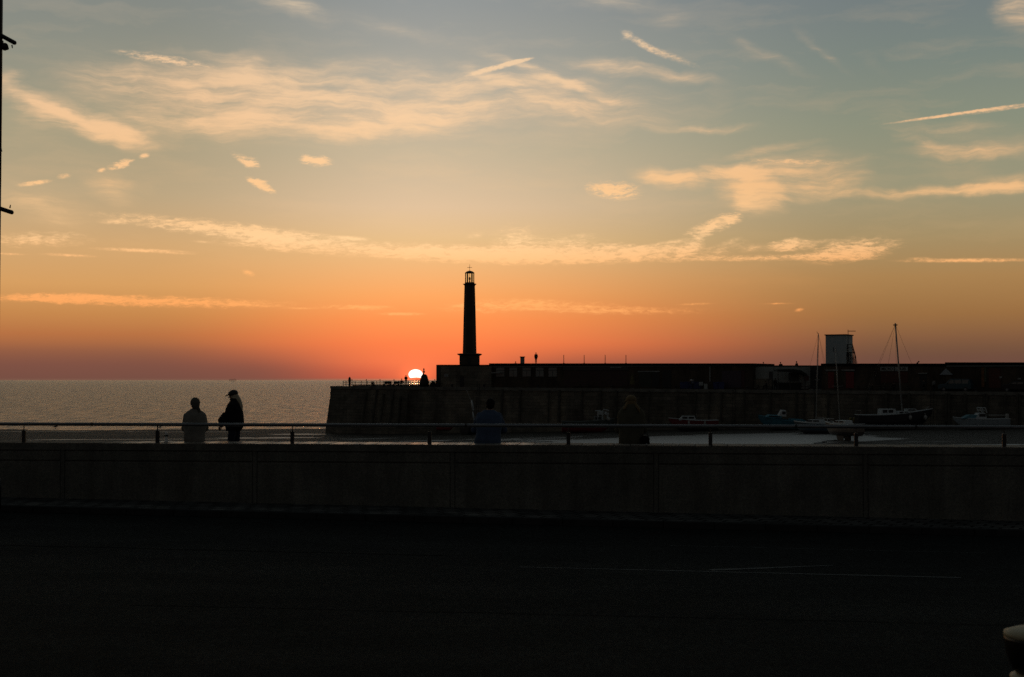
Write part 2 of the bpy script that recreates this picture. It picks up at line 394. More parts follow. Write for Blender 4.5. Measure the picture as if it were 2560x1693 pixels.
# ------------------------------------------------------------------ setting materials
def m_sea():
    m, N, b = newmat('sea_water')
    tc = N.n('ShaderNodeTexCoord').outputs['Object']
    b.inputs['Base Color'].default_value = (0.012, 0.022, 0.024, 1)
    b.inputs['Roughness'].default_value = 0.22; b.inputs['IOR'].default_value = 1.33
    a = N.noise(N.mapping(tc, scale=(0.9, 1.0, 1)), 1.0, 6, 0.66, 0.6)
    c = N.noise(N.mapping(tc, scale=(0.045, 0.10, 1)), 1.0, 4, 0.6)
    d = N.noise(N.mapping(tc, scale=(0.006, 0.011, 1)), 1.0, 3, 0.6)
    e = N.noise(N.mapping(tc, scale=(0.55, 0.05, 1)), 1.0, 8, 0.8, 0.1)
    h = N.m('ADD', N.m('MULTIPLY', a, 1.0), N.m('ADD', N.m('MULTIPLY', c, 1.3), N.m('MULTIPLY', d, 2.5)))
    N.l(N.bump(h, 1.0, 1.0), b.inputs['Normal'])
    N.l(N.mapr(e, 0.36, 0.64, 0.14, 0.40), b.inputs['Roughness'])
    N.l(N.mapr(e, 0.36, 0.64, 0.9, 0.45), b.inputs['Specular IOR Level'])
    g_ = N.noise(N.mapping(tc, scale=(0.0010, 0.003, 1)), 1.0, 3, 0.5)
    N.l(N.mix(N.mapr(g_, .35, .65), (0.020, 0.027, 0.025), (0.04, 0.047, 0.042)), b.inputs['Base Color'])
    return m
def m_bed():
    m, N, b = newmat('wet_sand')
    tc = N.n('ShaderNodeTexCoord').outputs['Object']
    def pools(vec):
        a = 0.0
        # (photo x, photo y, half length m, half depth m, amount): standing water on the harbour bed
        for px, py, hl, hd, am in ((1560, 1103, 24, 14, 1.2), (1780, 1099, 23, 17, 2.2), (1920, 1102, 17, 13, 1.9), (1300, 1098, 16, 10, 0.7), (2110, 1101, 12, 1.5, 0.8),
                                   (2330, 1104, 11, 1.2, 0.7), (2430, 1114, 18, 1.6, 1.4), (2250, 1080, 12, 0.6, 0.3), (760, 1086, 9, 3.5, 1.2),
                                   (690, 1094, 15, 3.0, 0.8), (900, 1098, 12, 3, 0.7), (620, 1096, 9, 2.2, 1.1), (470, 1098, 13, 1.8, 1.0), (200, 1099, 18, 1.9, 1.1), (20, 1103, 10, 2.2, 1.2),
                                   (160, 1079, 40, 1.6, 0.7), (540, 1080, 14, 1.4, 0.7), (240, 1069, 60, 8, 1.4), (600, 1069, 40, 9, 1.3), (1050, 1103, 14, 3, 0.6)):
            p = bedhit(px, py)
            a = N.blob(vec, p.x, p.y, hl, hd, 0.0, am, a)
        return a
    nz = N.noise(N.mapping(tc, scale=(0.14, 0.32, 1)), 1.0, 8, 0.72, 0.5)
    wv = N.vm('ADD', tc, N.vm('MULTIPLY', N.vm('SUBTRACT', N.noise(N.mapping(tc, scale=(0.06, 0.2, 1)), 1.0, 5, 0.6, out=1), (0.5, 0.5, 0.5)), (9, 5, 0)))
    flat = N.n('ShaderNodeSeparateXYZ'); N.l(wv, flat.inputs[0])
    cv = N.n('ShaderNodeCombineXYZ'); N.l(flat.outputs[0], cv.inputs[0]); N.l(flat.outputs[1], cv.inputs[1])
    pm = pools(cv.outputs[0])
    wet = N.mapr(N.m('ADD', pm, N.m('MULTIPLY', N.m('SUBTRACT', nz, 0.5), 2.0)), 0.42, 0.56, 0, 1, True)
    fine = N.noise(tc, 1.7, 8, 0.7)
    col = N.ramp(fine, [(0.3, (0.026, 0.024, 0.019)), (0.7, (0.066, 0.058, 0.044))])
    col = N.mix(wet, col, (0.05, 0.046, 0.036))
    N.l(col, b.inputs['Base Color'])
    N.l(N.mapr(wet, 0, 1, 0.72, 0.42), b.inputs['Roughness']); b.inputs['IOR'].default_value = 2.2
    N.l(N.mapr(wet, 0, 1, 0.07, 0.9), b.inputs['Specular IOR Level'])
    rip = N.noise(N.mapping(tc, scale=(1.2, 2.4, 1)), 1.3, 4, 0.6, 0.5)
    h = N.m('ADD', N.m('MULTIPLY', rip, N.mapr(wet, 0, 1, 0.35, 0.05)), N.m('MULTIPLY', N.noise(tc, 5, 6, 0.7), N.mapr(wet, 0, 1, 0.16, 0.0)))
    N.l(N.bump(h, 1.0, 1.0), b.inputs['Normal'])
    return m
def m_asphalt():
    m, N, b = newmat('asphalt')
    tc = N.n('ShaderNodeTexCoord').outputs['Object']
    ag = N.n('ShaderNodeTexVoronoi'); N.l(tc, ag.inputs['Vector']); ag.inputs['Scale'].default_value = 70
    spk = N.ramp(ag.outputs['Color'], [(0.55, (0.5, 0.5, 0.5)), (0.95, (1.9, 1.9, 1.8))])
    big = N.noise(N.mapping(tc, scale=(0.25, 0.7, 1)), 1.0, 6, 0.6)
    c = N.ramp(big, [(0.3, (0.0105, 0.0125, 0.0124)), (0.7, (0.0175, 0.0205, 0.0200))])
    c = N.mix(1.0, c, spk, 'MULTIPLY')
    gr = N.noise(N.mapping(tc, scale=(1, 0.45, 1)), 14.0, 8, 0.8); c = N.mix(1.0, c, N.ramp(gr, [(0.36, (0.35, 0.35, 0.35)), (0.5, (0.95, 0.95, 0.95)), (0.64, (2.0, 2.0, 1.95))]), 'MULTIPLY')
    strip = N.noise(N.mapping(tc, scale=(0.05, 1.6, 1)), 1.0, 3, 0.5)
    c = N.mix(N.mapr(strip, 0.55, 0.7, 0, 0.25), c, (0.010, 0.011, 0.012))
    N.l(c, b.inputs['Base Color'])
    N.l(N.mapr(big, 0.3, 0.7, 0.95, 0.85), b.inputs['Roughness'])
    b.inputs['Specular IOR Level'].default_value = 0.03
    N.l(N.bump(N.m('ADD', N.noise(tc, 60, 3), N.m('MULTIPLY', N.noise(tc, 2.5, 4), 2.0)), 0.5, 0.012), b.inputs['Normal'])
    return m
def m_blocks(name, c0, c1, scale, w, h, mortar=(0.01, 0.01, 0.01), rough=0.85, ms=0.02, axis='XZ', dirtscale=0.3, lowdark=None, spec=0.3, bumpd=0.03):
    m, N, b = newmat(name)
    tc = N.n('ShaderNodeTexCoord').outputs['Object']
    sp = N.n('ShaderNodeSeparateXYZ'); N.l(tc, sp.inputs[0])
    cb = N.n('ShaderNodeCombineXYZ')
    # run the courses along the wall whatever way it faces
    N.l(N.m('ADD', sp.outputs[0], N.m('MULTIPLY', sp.outputs[1], -0.5)), cb.inputs[0]); N.l(sp.outputs[2] if axis == 'XZ' else sp.outputs[1], cb.inputs[1])
    br = N.n('ShaderNodeTexBrick'); N.l(cb.outputs[0], br.inputs['Vector'])
    br.inputs['Scale'].default_value = scale; br.inputs['Brick Width'].default_value = w; br.inputs['Row Height'].default_value = h
    br.inputs['Mortar Size'].default_value = ms; br.inputs['Bias'].default_value = 0.0
    br.inputs['Color1'].default_value = (*c0, 1); br.inputs['Color2'].default_value = (*c1, 1); br.inputs['Mortar'].default_value = (*mortar, 1)
    nz = N.noise(N.mapping(tc, scale=(1, 1, 0.35)), dirtscale, 8, 0.68, 0.3)
    c = N.mix(1.0, br.outputs['Color'], N.ramp(nz, [(0.32, (0.35, 0.33, 0.30)), (0.5, (0.85, 0.85, 0.85)), (0.68, (1.5, 1.42, 1.3))]), 'MULTIPLY')
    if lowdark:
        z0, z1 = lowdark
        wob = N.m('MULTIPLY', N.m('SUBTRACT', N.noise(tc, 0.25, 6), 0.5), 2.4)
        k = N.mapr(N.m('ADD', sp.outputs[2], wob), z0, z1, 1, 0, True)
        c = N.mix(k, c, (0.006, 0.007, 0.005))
    N.l(c, b.inputs['Base Color']); b.inputs['Roughness'].default_value = rough; b.inputs['Specular IOR Level'].default_value = spec
    hh = N.m('ADD', N.m('MULTIPLY', br.outputs['Fac'], -1.0), N.noise(tc, 2.5, 6, 0.7))
    N.l(N.bump(hh, 0.7, bumpd), b.inputs['Normal'])
    return m
sea_m, bed_m, asph = m_sea(), m_bed(), m_asphalt()
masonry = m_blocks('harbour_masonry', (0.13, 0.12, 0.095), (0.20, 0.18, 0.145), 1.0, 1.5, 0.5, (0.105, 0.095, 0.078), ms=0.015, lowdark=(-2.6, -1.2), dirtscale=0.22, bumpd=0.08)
setts = m_blocks('paving_setts', (0.075, 0.078, 0.076), (0.13, 0.13, 0.125), 1.0, 0.36, 0.30, (0.008, 0.008, 0.008), ms=0.03, axis='XY', dirtscale=1.2, bumpd=0.01, spec=0.1)
def m_conc():
    m, N, b = newmat('cast_concrete')
    tc = N.n('ShaderNodeTexCoord').outputs['Object']
    n1 = N.noise(tc, 1.3, 7, 0.65); st = N.noise(N.mapping(tc, scale=(3.2, 3.2, 0.35)), 1.0, 6, 0.65, 0.2); n3 = N.noise(tc, 26, 5, 0.75)
    c = N.ramp(n1, [(0.3, (0.100, 0.098, 0.085)), (0.7, (0.170, 0.168, 0.146))])
    c = N.mix(1.0, c, N.ramp(st, [(0.36, (0.82, 0.81, 0.79)), (0.5, (1, 1, 1)), (0.68, (1.2, 1.2, 1.16))]), 'MULTIPLY')
    c = N.mix(1.0, c, N.ramp(n3, [(0.32, (0.6, 0.6, 0.6)), (0.68, (1.3, 1.3, 1.3))]), 'MULTIPLY')
    N.l(c, b.inputs['Base Color']); b.inputs['Roughness'].default_value = .88; b.inputs['Specular IOR Level'].default_value = .15
    N.l(N.bump(N.m('ADD', n3, N.m('MULTIPLY', n1, 2.0)), 0.5, 0.012), b.inputs['Normal'])
    return m
concrete = m_conc()
def m_cope():
    m, N, b = newmat('polished_coping')
    tc = N.n('ShaderNodeTexCoord').outputs['Object']
    sp = N.n('ShaderNodeSeparateXYZ'); N.l(tc, sp.inputs[0])
    nz = N.noise(tc, 3.0, 6, 0.6)
    N.l(N.ramp(nz, [(0.3, (0.13, 0.12, 0.10)), (0.7, (0.22, 0.20, 0.17))]), b.inputs['Base Color'])
    dry = N.mapr(N.m('ADD', sp.outputs[0], N.m('MULTIPLY', nz, 1.5)), -5.6, -4.2, 0, 1, True)
    br = N.noise(N.mapping(tc, scale=(2.2, .15, 0)), 1.0, 2, 0.5); dry = N.m('MULTIPLY', dry, N.mapr(sp.outputs[0], 2.3, 3.2, 1, .25, True)); dry = N.m('MULTIPLY', dry, N.mapr(br, .4, .6, .72, 1))
    N.l(N.mapr(dry, 0, 1, 0.9, 0.33), b.inputs['Roughness'])
    N.l(N.mapr(dry, 0, 1, 0.1, 0.5), b.inputs['Specular IOR Level'])
    N.l(N.bump(N.noise(tc, 9, 4), 0.25, 0.01), b.inputs['Normal'])
    return m
cope_m = m_cope()
steel = mat('brushed_steel', (0.20, 0.21, 0.22), 0.38, metal=0.85, vary=0.15, scale=8, bump=0.05)
darkmetal = mat('dark_painted_metal', (0.02, 0.02, 0.022), 0.45, vary=0.3, scale=6, bump=0.1)
black = mat('black_paint', (0.012, 0.012, 0.013), 0.5, vary=0.3, scale=5, bump=0.1)
render_m = mat('painted_render', (0.10, 0.09, 0.075), 0.85, vary=0.25, scale=0.9, bump=0.3, spec=0.2, dirt=(0.05, 0.045, 0.04))
brickwork = m_blocks('brown_brick', (0.065, 0.05, 0.035), (0.09, 0.065, 0.045), 1.0, 0.45, 0.15, (0.05, 0.045, 0.04), ms=0.012, dirtscale=0.6, bumpd=0.01)
whitewall = mat('white_render', (0.30, 0.32, 0.30), 0.8, vary=0.2, scale=0.8, bump=0.2, spec=0.2, dirt=(0.2, 0.2, 0.19))
roofm = mat('black_roof_felt', (0.012, 0.012, 0.012), 0.8, vary=0.3, scale=2, bump=0.2, spec=0.1)
fascia_m = mat('grey_fascia', (0.13, 0.135, 0.13), 0.7, vary=0.2, scale=1.5)
glass_m = mat('dim_window_glass', (0.16, 0.18, 0.17), 0.15, vary=0.3, scale=0.7, bump=0)
frame_m = mat('window_frame_paint', (0.05, 0.05, 0.05), 0.5)
reddoor = mat('red_door_paint', (0.16, 0.008, 0.010), 0.5, vary=0.2)
lint_m = mat('pale_lintel_stone', (0.26, 0.27, 0.26), 0.8)
timber = mat('weathered_timber', (0.085, 0.08, 0.065), 0.9, vary=0.4, scale=1.5, spec=0.1)

# ------------------------------------------------------------------ sea, harbour bed, road, pavement
def grid(name, xs, ys, zf, m, kind='structure'):
    vs = [(x, y, zf(x, y)) for y in ys for x in xs]; n = len(xs)
    fs = [(j * n + i, j * n + i + 1, (j + 1) * n + i + 1, (j + 1) * n + i) for j in range(len(ys) - 1) for i in range(n - 1)]
    mb = MB(); mb.add(vs, fs); o = mb.build(name, m, smooth=True); return tag(o, kind=kind)
def rng(a, b, st): return [a + (b - a) * i / round((b - a) / st) for i in range(round((b - a) / st) + 1)]
S = 40000
tag(MB().add([(-S, 34, SEA), (S, 34, SEA), (S, S, SEA), (-S, S, SEA)], [(0, 1, 2, 3)]).build('sea', sea_m), kind='structure')
grid('harbour_bed', [-400, -250, -160] + rng(-120, 120, 3) + [160, 250, 400], rng(31, 180, 6) + rng(181.5, 300, 1.5) + [320, 360, 420, 500], bed, bed_m)
def flatstrip(name, s0, s1, v0, v1, zf, m, parent=None):
    vs = []; n = 60
    for i in range(n + 1):
        s = s0 + (s1 - s0) * i / n
        for v in (v0, v1):
            p = W(s, v, 0); vs.append((p.x, p.y, zf(p.x)))
    fs = [(2 * i, 2 * i + 2, 2 * i + 3, 2 * i + 1) for i in range(n)]
    return tag(MB().add(vs, fs).build(name, m), kind='structure')
tag(MB().add([(-500, -500, -14), (500, -500, -14), (500, 31, -14), (-500, 31, -14)], [(0, 1, 2, 3)]).build('ground', asph), kind='structure')
flatstrip('road', -45, 75, -90, -1.74, road, asph)
flatstrip('pavement', -45, 75, -1.60, 0.02, pave, setts)
mb = MB(); s = -30.0
while s < 55:
    a, b_ = W(s + .01, -1.74, 0), W(s + .89, -1.60, 0)
    frame_box(mb, W, s + .006, s + .894, -1.745, -1.60, road(a.x) - .1, pave(a.x) + .004, pave(b_.x) + .004, road(b_.x) - .1); s += .9
tag(mb.build('kerb', mat('kerb_granite', (0.035, 0.036, 0.036), .9, vary=.3, scale=5, spec=.08), bevel=0.012), kind='structure')
# painted lines and the trench seam on the carriageway
paint = mat('worn_road_paint', (0.085, 0.092, 0.092), 0.8, vary=0.7, scale=3, spec=.1)
seam = mat('bitumen_seam', (0.004, 0.004, 0.004), 1.0, vary=.9, scale=1.5, spec=0.0)
def roadline(name, a, b, w0, w1, m, h=0.004, n=14, wob=0.0):
    a = Vector((*a, 0)); b = Vector((*b, 0)); d = (b - a).normalized(); nn = Vector((-d.y, d.x, 0)); vs = []
    for i in range(n + 1):
        t = i / n; p = a.lerp(b, t) + nn * (mnoise.noise(Vector((t * 9, a.x, a.y))) * wob); w = (w0 + (w1 - w0) * t) / 2
        for k in (-w, w):
            q = p + nn * k; vs.append((q.x, q.y, road(q.x) + h))
    return tag(MB().add(vs, [(2 * i, 2 * i + 2, 2 * i + 3, 2 * i + 1) for i in range(n)]).build(name, m), kind='structure')
roadline('road_marking', (0.1, 19.85), (6.1, 19.4), 0.05, 0.07, paint)
roadline('road_marking', (2.75, 19.8), (4.6, 20.5), 0.14, 0.04, paint, h=0.006)
roadline('road_marking', (2.5, 22.7), (7.4, 22.3), 0.02, 0.02, paint)
roadline('road_seam', (-4.3, 16.1), (5.6, 15.6), 0.018, 0.014, seam, n=60, wob=0.05)
roadline('road_seam', (-9.0, 21.6), (-1.0, 21.0), 0.03, 0.03, seam, n=50, wob=0.06)

# ------------------------------------------------------------------ sea wall with panels, coping, terrace
WT = 1.25
sw = empty('sea_wall', W(8, 0, 0.0), 'long low grey concrete sea wall of recessed panels along the pavement', 'wall')
s_first, dS = WS(157), (WS(2163) - WS(157)) / 4
core = MB(); frame_box(core, W, -24, 50, 0.035, 1.22, -1.2, WT - 0.05); core.build('core', concrete, sw)
pan, cop = None, None
for k in range(-4, 9):
    sa = s_first + k * dS + 0.05; sb = s_first + (k + 1) * dS - 0.05
    xb = W((sa + sb) / 2, 0, 0).x
    mb = MB()
    frame_box(mb, W, sa, sb, 0.0, 0.06, pave(xb) - 0.3, WT - 0.375)
    frame_box(mb, W, sa, sb, 0.0, 0.06, WT - 0.35, WT - 0.165)
    mb.build('wall_panel', concrete, sw, bevel=0.012)
    pl = MB(); frame_box(pl, W, sb + 0.012, sb + 0.088, 0.008, 0.06, pave(xb) - 0.3, WT - 0.14); pl.build('joint_pilaster', concrete, sw)
cb_ = MB(); frame_box(cb_, W, -24, 50, -0.012, 0.94, WT - 0.14, WT - 0.022); cb_.build('coping', concrete, sw)
mb = MB(); s = -24.0
while s < 50:
    L = 0.31
    frame_box(mb, W, s + .010, s + L - .010, -0.008, 0.93, WT - 0.0215, WT + random.uniform(-.004, .003)); s += L
mb.build('capping_tiles', cope_m, sw)
ter = MB(); frame_box(ter, W, -24, 50, 1.26, 3.6, -6.0, 0.62)
for j in range(14): frame_box(ter, W, -24, 50, 3.6 + j * .42, 3.6 + (j + 1) * .42, -8.0, 0.62 - .34 * (j + 1))
tag(ter.build('terrace_steps', concrete), kind='structure')
# handrail
rl = empty('railing', W(WS(1280), .12, WT), 'steel handrail on short posts along the top of the sea wall', 'railing')
RZ = 0.365
mb = MB()
def railpts(zo, vo=0.12): return [W(s_, vo, WT + RZ + zo) for s_ in rng(-24, 48, 3.0)]
rings = []
for s_ in rng(-24, 48, 3.0):
    z = WT + RZ + 0.0 * s_
    rings.append([W(s_, .12 + .028 * math.cos(a), z + .034 * math.sin(a)) for a in [2 * math.pi * q / 12 for q in range(12)]])
mb.loft(rings); mb.build('handrail', steel, rl, smooth=True)
posts_px = [60, 394, 731, 1074, 1421, 1776, 2140, 2510]
ps = [WS(p_, .12) for p_ in posts_px]; st = (ps[-1] - ps[0]) / 7
ps = [ps[0] - st * q for q in (4, 3, 2, 1)] + ps + [ps[-1] + st * q for q in (1, 2, 3, 4)]
for s_ in ps:
    mb = MB(); frame_box(mb, W, s_ - .036, s_ + .036, .09, .15, WT - .02, WT + .245); pst = mb.build('post', darkmetal, rl, bevel=.008)
    mb = MB().tube(W(s_, .12, WT + .23), W(s_, .12, WT + RZ - .02), .011, n=8); mb.build('spigot', darkmetal, pst, loc=None)
for s_ in [WS(p_, .12) for p_ in (230, 1165, 1990, 2290)]:
    MB().tube(W(s_ - .02, .12, WT + RZ), W(s_ + .02, .12, WT + RZ), .037, n=12).build('joint_sleeve', darkmetal, rl)

# ------------------------------------------------------------------ bottle on the wall
bs = WS(416, 0.55); bl = W(bs, .55, WT + .004)
k_ = MPP(bl.y)
bt = empty('drink_bottle', bl, 'clear bottle with white cap standing on the wall beside the pale jumper person', 'bottle')
white = mat('white_plastic', (0.75, 0.75, 0.72), 0.4, vary=0.05, bump=0)
clearb = mat('frosted_bottle', (0.8, 0.8, 0.74), 0.25, vary=0.1, bump=0)
MB().lathe([(.033, 0), (.036, .01), (.036, .10), (.030, .115), (.034, .13), (.034, .15)], n=16).build('body', clearb, bt, local=True, smooth=True)
MB().lathe([(.0365, .105), (.0385, .112), (.0385, .133), (.0365, .14)], n=16).build('band', black, bt, local=True)
MB().lathe([(.034, .15), (.031, .172), (.024, .188), (.012, .198), (.008, .205)], n=16).build('cap', white, bt, local=True, smooth=True)
sheet_mb = MB(); frame_box(sheet_mb, W, bs - .13, bs + .11, .45, .66, WT + .0045, WT + .009)  # thin white sheet forming a pale strip at the bottle foot
tag(sheet_mb.build('pale_sheet', white), 'flat pale sheet lying on the wall under the bottle', 'pale_sheet')

# ------------------------------------------------------------------ bollard at the right edge of the road
bp = P(2601, 1577, 8.0); rz = road(bp.x)
bo = empty('bollard', (bp.x, bp.y, rz), 'black mushroom headed bollard with pale top at the right edge of the road', 'bollard')
T = bp.z - rz
blackgloss = mat('black_gloss_iron', (0.008, 0.008, 0.008), 0.35, vary=0.2, bump=0.1)
cap_and_lit_ring = mat('pale_cap_paint_lit_ring', (0.38, 0.34, 0.21), 0.6, vary=0.2, scale=4, bump=0.1)
MB().lathe([(.17, 0), (.17, .05), (.13, .09), (.115, .3), (.105, T - .34), (.105, T - .26)], n=28).build('shaft', blackgloss, bo, local=True, smooth=True)
MB().lathe([(.10, T - .26), (.15, T - .22), (.185, T - .13), (.195, T - .05), (.196, T - .03)], n=28).build('head', blackgloss, bo, local=True, smooth=True)
MB().lathe([(.198, T - .034), (.196, T - .008), (.15, T + .008), (.08, T + .016), (.01, T + .018)], n=28).build('cap', cap_and_lit_ring, bo, local=True, smooth=True)
MB().lathe([(.125, T - .30), (.165, T - .275), (.165, T - .25), (.125, T - .235)], n=28).build('collar', cap_and_lit_ring, bo, local=True, smooth=True)  # pale colour here imitates light caught by the ring

# ------------------------------------------------------------------ lamp post at the left edge
lx = P(-9, 100, 26.0); lz = pave(lx.x)
lp = empty('lamp_post', (-9.46, 26.0, lz), 'tall black lamp post with tube lamps and camera at the left edge', 'lamp post')
m_ = MPP(26.0)
MB().lathe([(.14, 0), (.14, .5), (.10, .6), (.085, 3.0), (.085, 6.0)], n=14).tube((0, 0, 5.9), (0, 0, 12.0), .085, .078, 14).build('pole', black, lp, local=True, smooth=True)
O_ = Vector((-9.46, 26.0, lz))
def LP(px, py): return P(px, py, 26.0) - O_
for (a, b_, knob, up) in (((-14, 80), (36, 107), (30, 114), -1), ((-30, 512), (29, 531), (25, 519), 1)):
    r = 5.6 * m_
    t_ = MB().cap(LP(*a), LP(*b_), r, r, 12).build('tube_lamp', black, lp, local=True, smooth=True)
    MB().cap(LP(knob[0], knob[1]), LP(knob[0] + 1, knob[1] - up * 6), 1.9 * m_, 1.2 * m_, 8).build('eyelet', darkmetal, t_, local=True, smooth=True)
cmb = MB().ell(LP(12, 117), (9 * m_, 8 * m_, 10 * m_)).cap(LP(12, 117), LP(18, 121), 5.5 * m_, 4.5 * m_, 10).box(LP(4, 108), (8 * m_, 6 * m_, 12 * m_))
cmb.build('security_camera', black, lp, local=True, smooth=False)
MB().box(LP(2, 372), (6 * m_, 6 * m_, 14 * m_), taper=.3).build('bracket', black, lp, local=True)

# ------------------------------------------------------------------ harbour arm
S_END = 165
arm = empty('harbour_arm', Q(20, 6, -6), 'long dark stone harbour arm with battered wall running to the right', 'pier')
BASEZ = -8.5
mb = MB()
ss = rng(0, S_END, 5)
front_top = [Q(s_, 0, deck(s_)) for s_ in ss]; front_bot = [Q(s_ - .9 * max(0, 1 - s_ / 25), -1.0, BASEZ) for s_ in ss]
back_top = [Q(s_, 15, deck(s_)) for s_ in ss]; back_bot = [Q(s_, 16, BASEZ) for s_ in ss]
# front wall as a fine uneven sheet so the masonry edge reads as worn stone
cols = rng(0, S_END, 1.0); rows = 22; vs = []
for j in range(rows + 1):
    t = j / rows
    for i, s_ in enumerate(cols):
        z = deck(s_) - .25 + (BASEZ - deck(s_) + .25) * t
        off = -0.75 * t ** 1.1
        nn = mnoise.noise(Vector((s_ * .5, z * .7, 2))) * .10 + mnoise.noise(Vector((s_ * 1.7, z * 2.1, 5))) * .05
        sh = -(.95 * t + .12 * mnoise.noise(Vector((z * 1.5, 0, 0)))) if i == 0 else 0
        vs.append(Q(s_ + sh, off + nn, z))
n = len(cols)
mb.add(vs, [(j * n + i, j * n + i + 1, (j + 1) * n + i + 1, (j + 1) * n + i) for j in range(rows) for i in range(n - 1)])
# left end face
ev = []
for j in range(rows + 1):
    t = j / rows; z = deck(0) - .25 + (BASEZ - deck(0) + .25) * t
    ev.append(vs[j * n]); ev.append(Q(-(.95 * t), 15, z))
mb.add(ev, [(2 * j, 2 * j + 1, 2 * j + 3, 2 * j + 2) for j in range(rows)])
mb.add([Q(0, 15, deck(0)), Q(S_END, 15, deck(S_END)), Q(S_END, 16, BASEZ), Q(0, 16, BASEZ)], [(0, 1, 2, 3)])
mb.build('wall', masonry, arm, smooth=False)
dm_ = MB()
frame_box(dm_, Q, -.12, S_END, -.10, 15.1, deck(0) - .35, deck(0), deck(S_END), deck(S_END) - .35)
dm_.build('deck', mat('deck_stone', (0.13, 0.125, 0.11), 0.85, vary=0.35, scale=.6, spec=.15), arm)
# worn lip stones of uneven length
lip = MB(); cs = rng(0, S_END - 3, 0.5); rg = []
for s_ in cs:
    o_ = .05 * mnoise.noise(Vector((s_ * 1.3, 0, 7))); h_ = .05 + .05 * mnoise.noise(Vector((s_ * .9, 4, 1)))
    rg.append([Q(s_, -.19 + o_, deck(s_) - .33 - h_ * 2), Q(s_, -.19 + o_, deck(s_) + h_), Q(s_, .5, deck(s_) + h_), Q(s_, .5, deck(s_) - .3)])
lip.loft(rg)
lip.build('edge_stones', mat('pale_edge_stone', (0.16, 0.155, 0.135), 0.85, vary=0.4, scale=.8, spec=.15), arm)
# raised head platform behind
hp = MB(); frame_box(hp, Q, 2.2, 24, 3.2, 15, deck(0) - .2, PZ(900, 962.5, 3.2)); hp.build('raised_platform', concrete, arm)
# leaning timber fenders on the head, upright fenders further along
for px, y0, y1, lean in ((915, 980, 1040, -9), (941, 974, 1036, -9), (958, 985, 1030, -6), (982, 976, 1038, -7), (1000, 990, 1042, -4), (1018, 985, 1030, -3)):
    s0, s1 = PS(px, -.4), PS(px + lean, -.9); Y = YS(s0)
    MB().tube(Q(s0, -.25, ZH(y0, Y)), Q(s1, -1.0, ZH(y1 + 25, Y)), .17, .19, 8).build('timber_fender', timber, arm)
for px in (1255, 1300, 1372, 1398, 1455, 1500, 1540, 1622, 1693, 1738, 1772, 1803, 1860, 1925, 1990, 2010, 2037, 2070, 2165, 2215, 2272, 2365, 2372, 2412, 2461, 2466, 2512, 2543, 2549, 2620, 2660, 2720):
    s0 = PS(px, -.4); w = random.choice((.12, .16, .2)); zb = random.uniform(-4.5, -3.2)
    MB().tube(Q(s0, -.3, deck(s0) - .25), Q(s0, -.3 - .5 * (deck(s0) - zb) / 8, zb), w, n=7).build('timber_fender', timber, arm)
for px in (1195, 1835, 2330):
    s0 = PS(px, -.4); l_ = MB()
    for o in (-.22, .22): l_.tube(Q(s0 + o, -.25, deck(s0) + .5), Q(s0 + o, -.75, deck(s0) - 5.5), .03, n=6)
    for j in range(18): l_.tube(Q(s0 - .22, -.25 - .5 * j / 18, deck(s0) - .3 * j), Q(s0 + .22, -.25 - .5 * j / 18, deck(s0) - .3 * j), .02, n=5)
    l_.build('ladder', darkmetal, arm)
# weed-dark footing skirt
# ---- railing on the head
def pier_railing(name, label, pxs, tall, v, y_top, y_mid, y_low, y_base):
    s0 = PS(pxs[0], v); r_ = empty(name, Q(s0, v, ZH(y_base, YS(s0, v))), label, 'railing')
    for px in pxs:
        s_ = PS(px, v); Y = YS(s_, v); t = px in tall
        mb = MB().tube(Q(s_, v, ZH(y_base, Y)), Q(s_, v, ZH(y_top - (2.5 if t else .5), Y)), .05, n=6)
        if t: mb.ell(Q(s_, v, ZH(y_top - 3, Y)), .09, n=8, m=5)
        mb.build('post', black, r_)
    a, b_ = PS(pxs[0], v), PS(pxs[-1], v)
    for yy in (y_top, y_mid, y_low):
        MB().tube(Q(a, v, ZH(yy, YS(a, v))), Q(b_, v, ZH(yy, YS(b_, v))), .035, n=6).build('rail', black, r_)
pier_railing('railing', 'black three bar railing on the harbour arm head left of the statue', [858, 865, 880, 888, 903, 916, 918, 928, 942, 950, 958, 972, 985, 996, 1010, 1021, 1032, 1046, 1057, 1072, 1087, 1094], (880, 916, 950, 985, 1087), 1.6, 952.5, 956.5, 961, 966)
# oval sign
def at(px, v, z=None):
    s_ = PS(px, v); return Q(s_, v, deck(s_) if z is None else z)
p = at(874, 2.0); u_ = MPP(p.y)
ob = empty('oval_sign', p, 'black oval board on a short post near the tip of the harbour arm', 'sign')
ob_z = ZH(950.5, p.y) - p.z
MB().ell((0, 0, ob_z), (3.6 * u_, .12, 8.2 * u_), n=18).build('board', black, ob, local=True, smooth=True)
MB().box((0, 0, ob_z / 2 - .2), (.35, .2, ob_z)).build('post', black, ob, local=True)
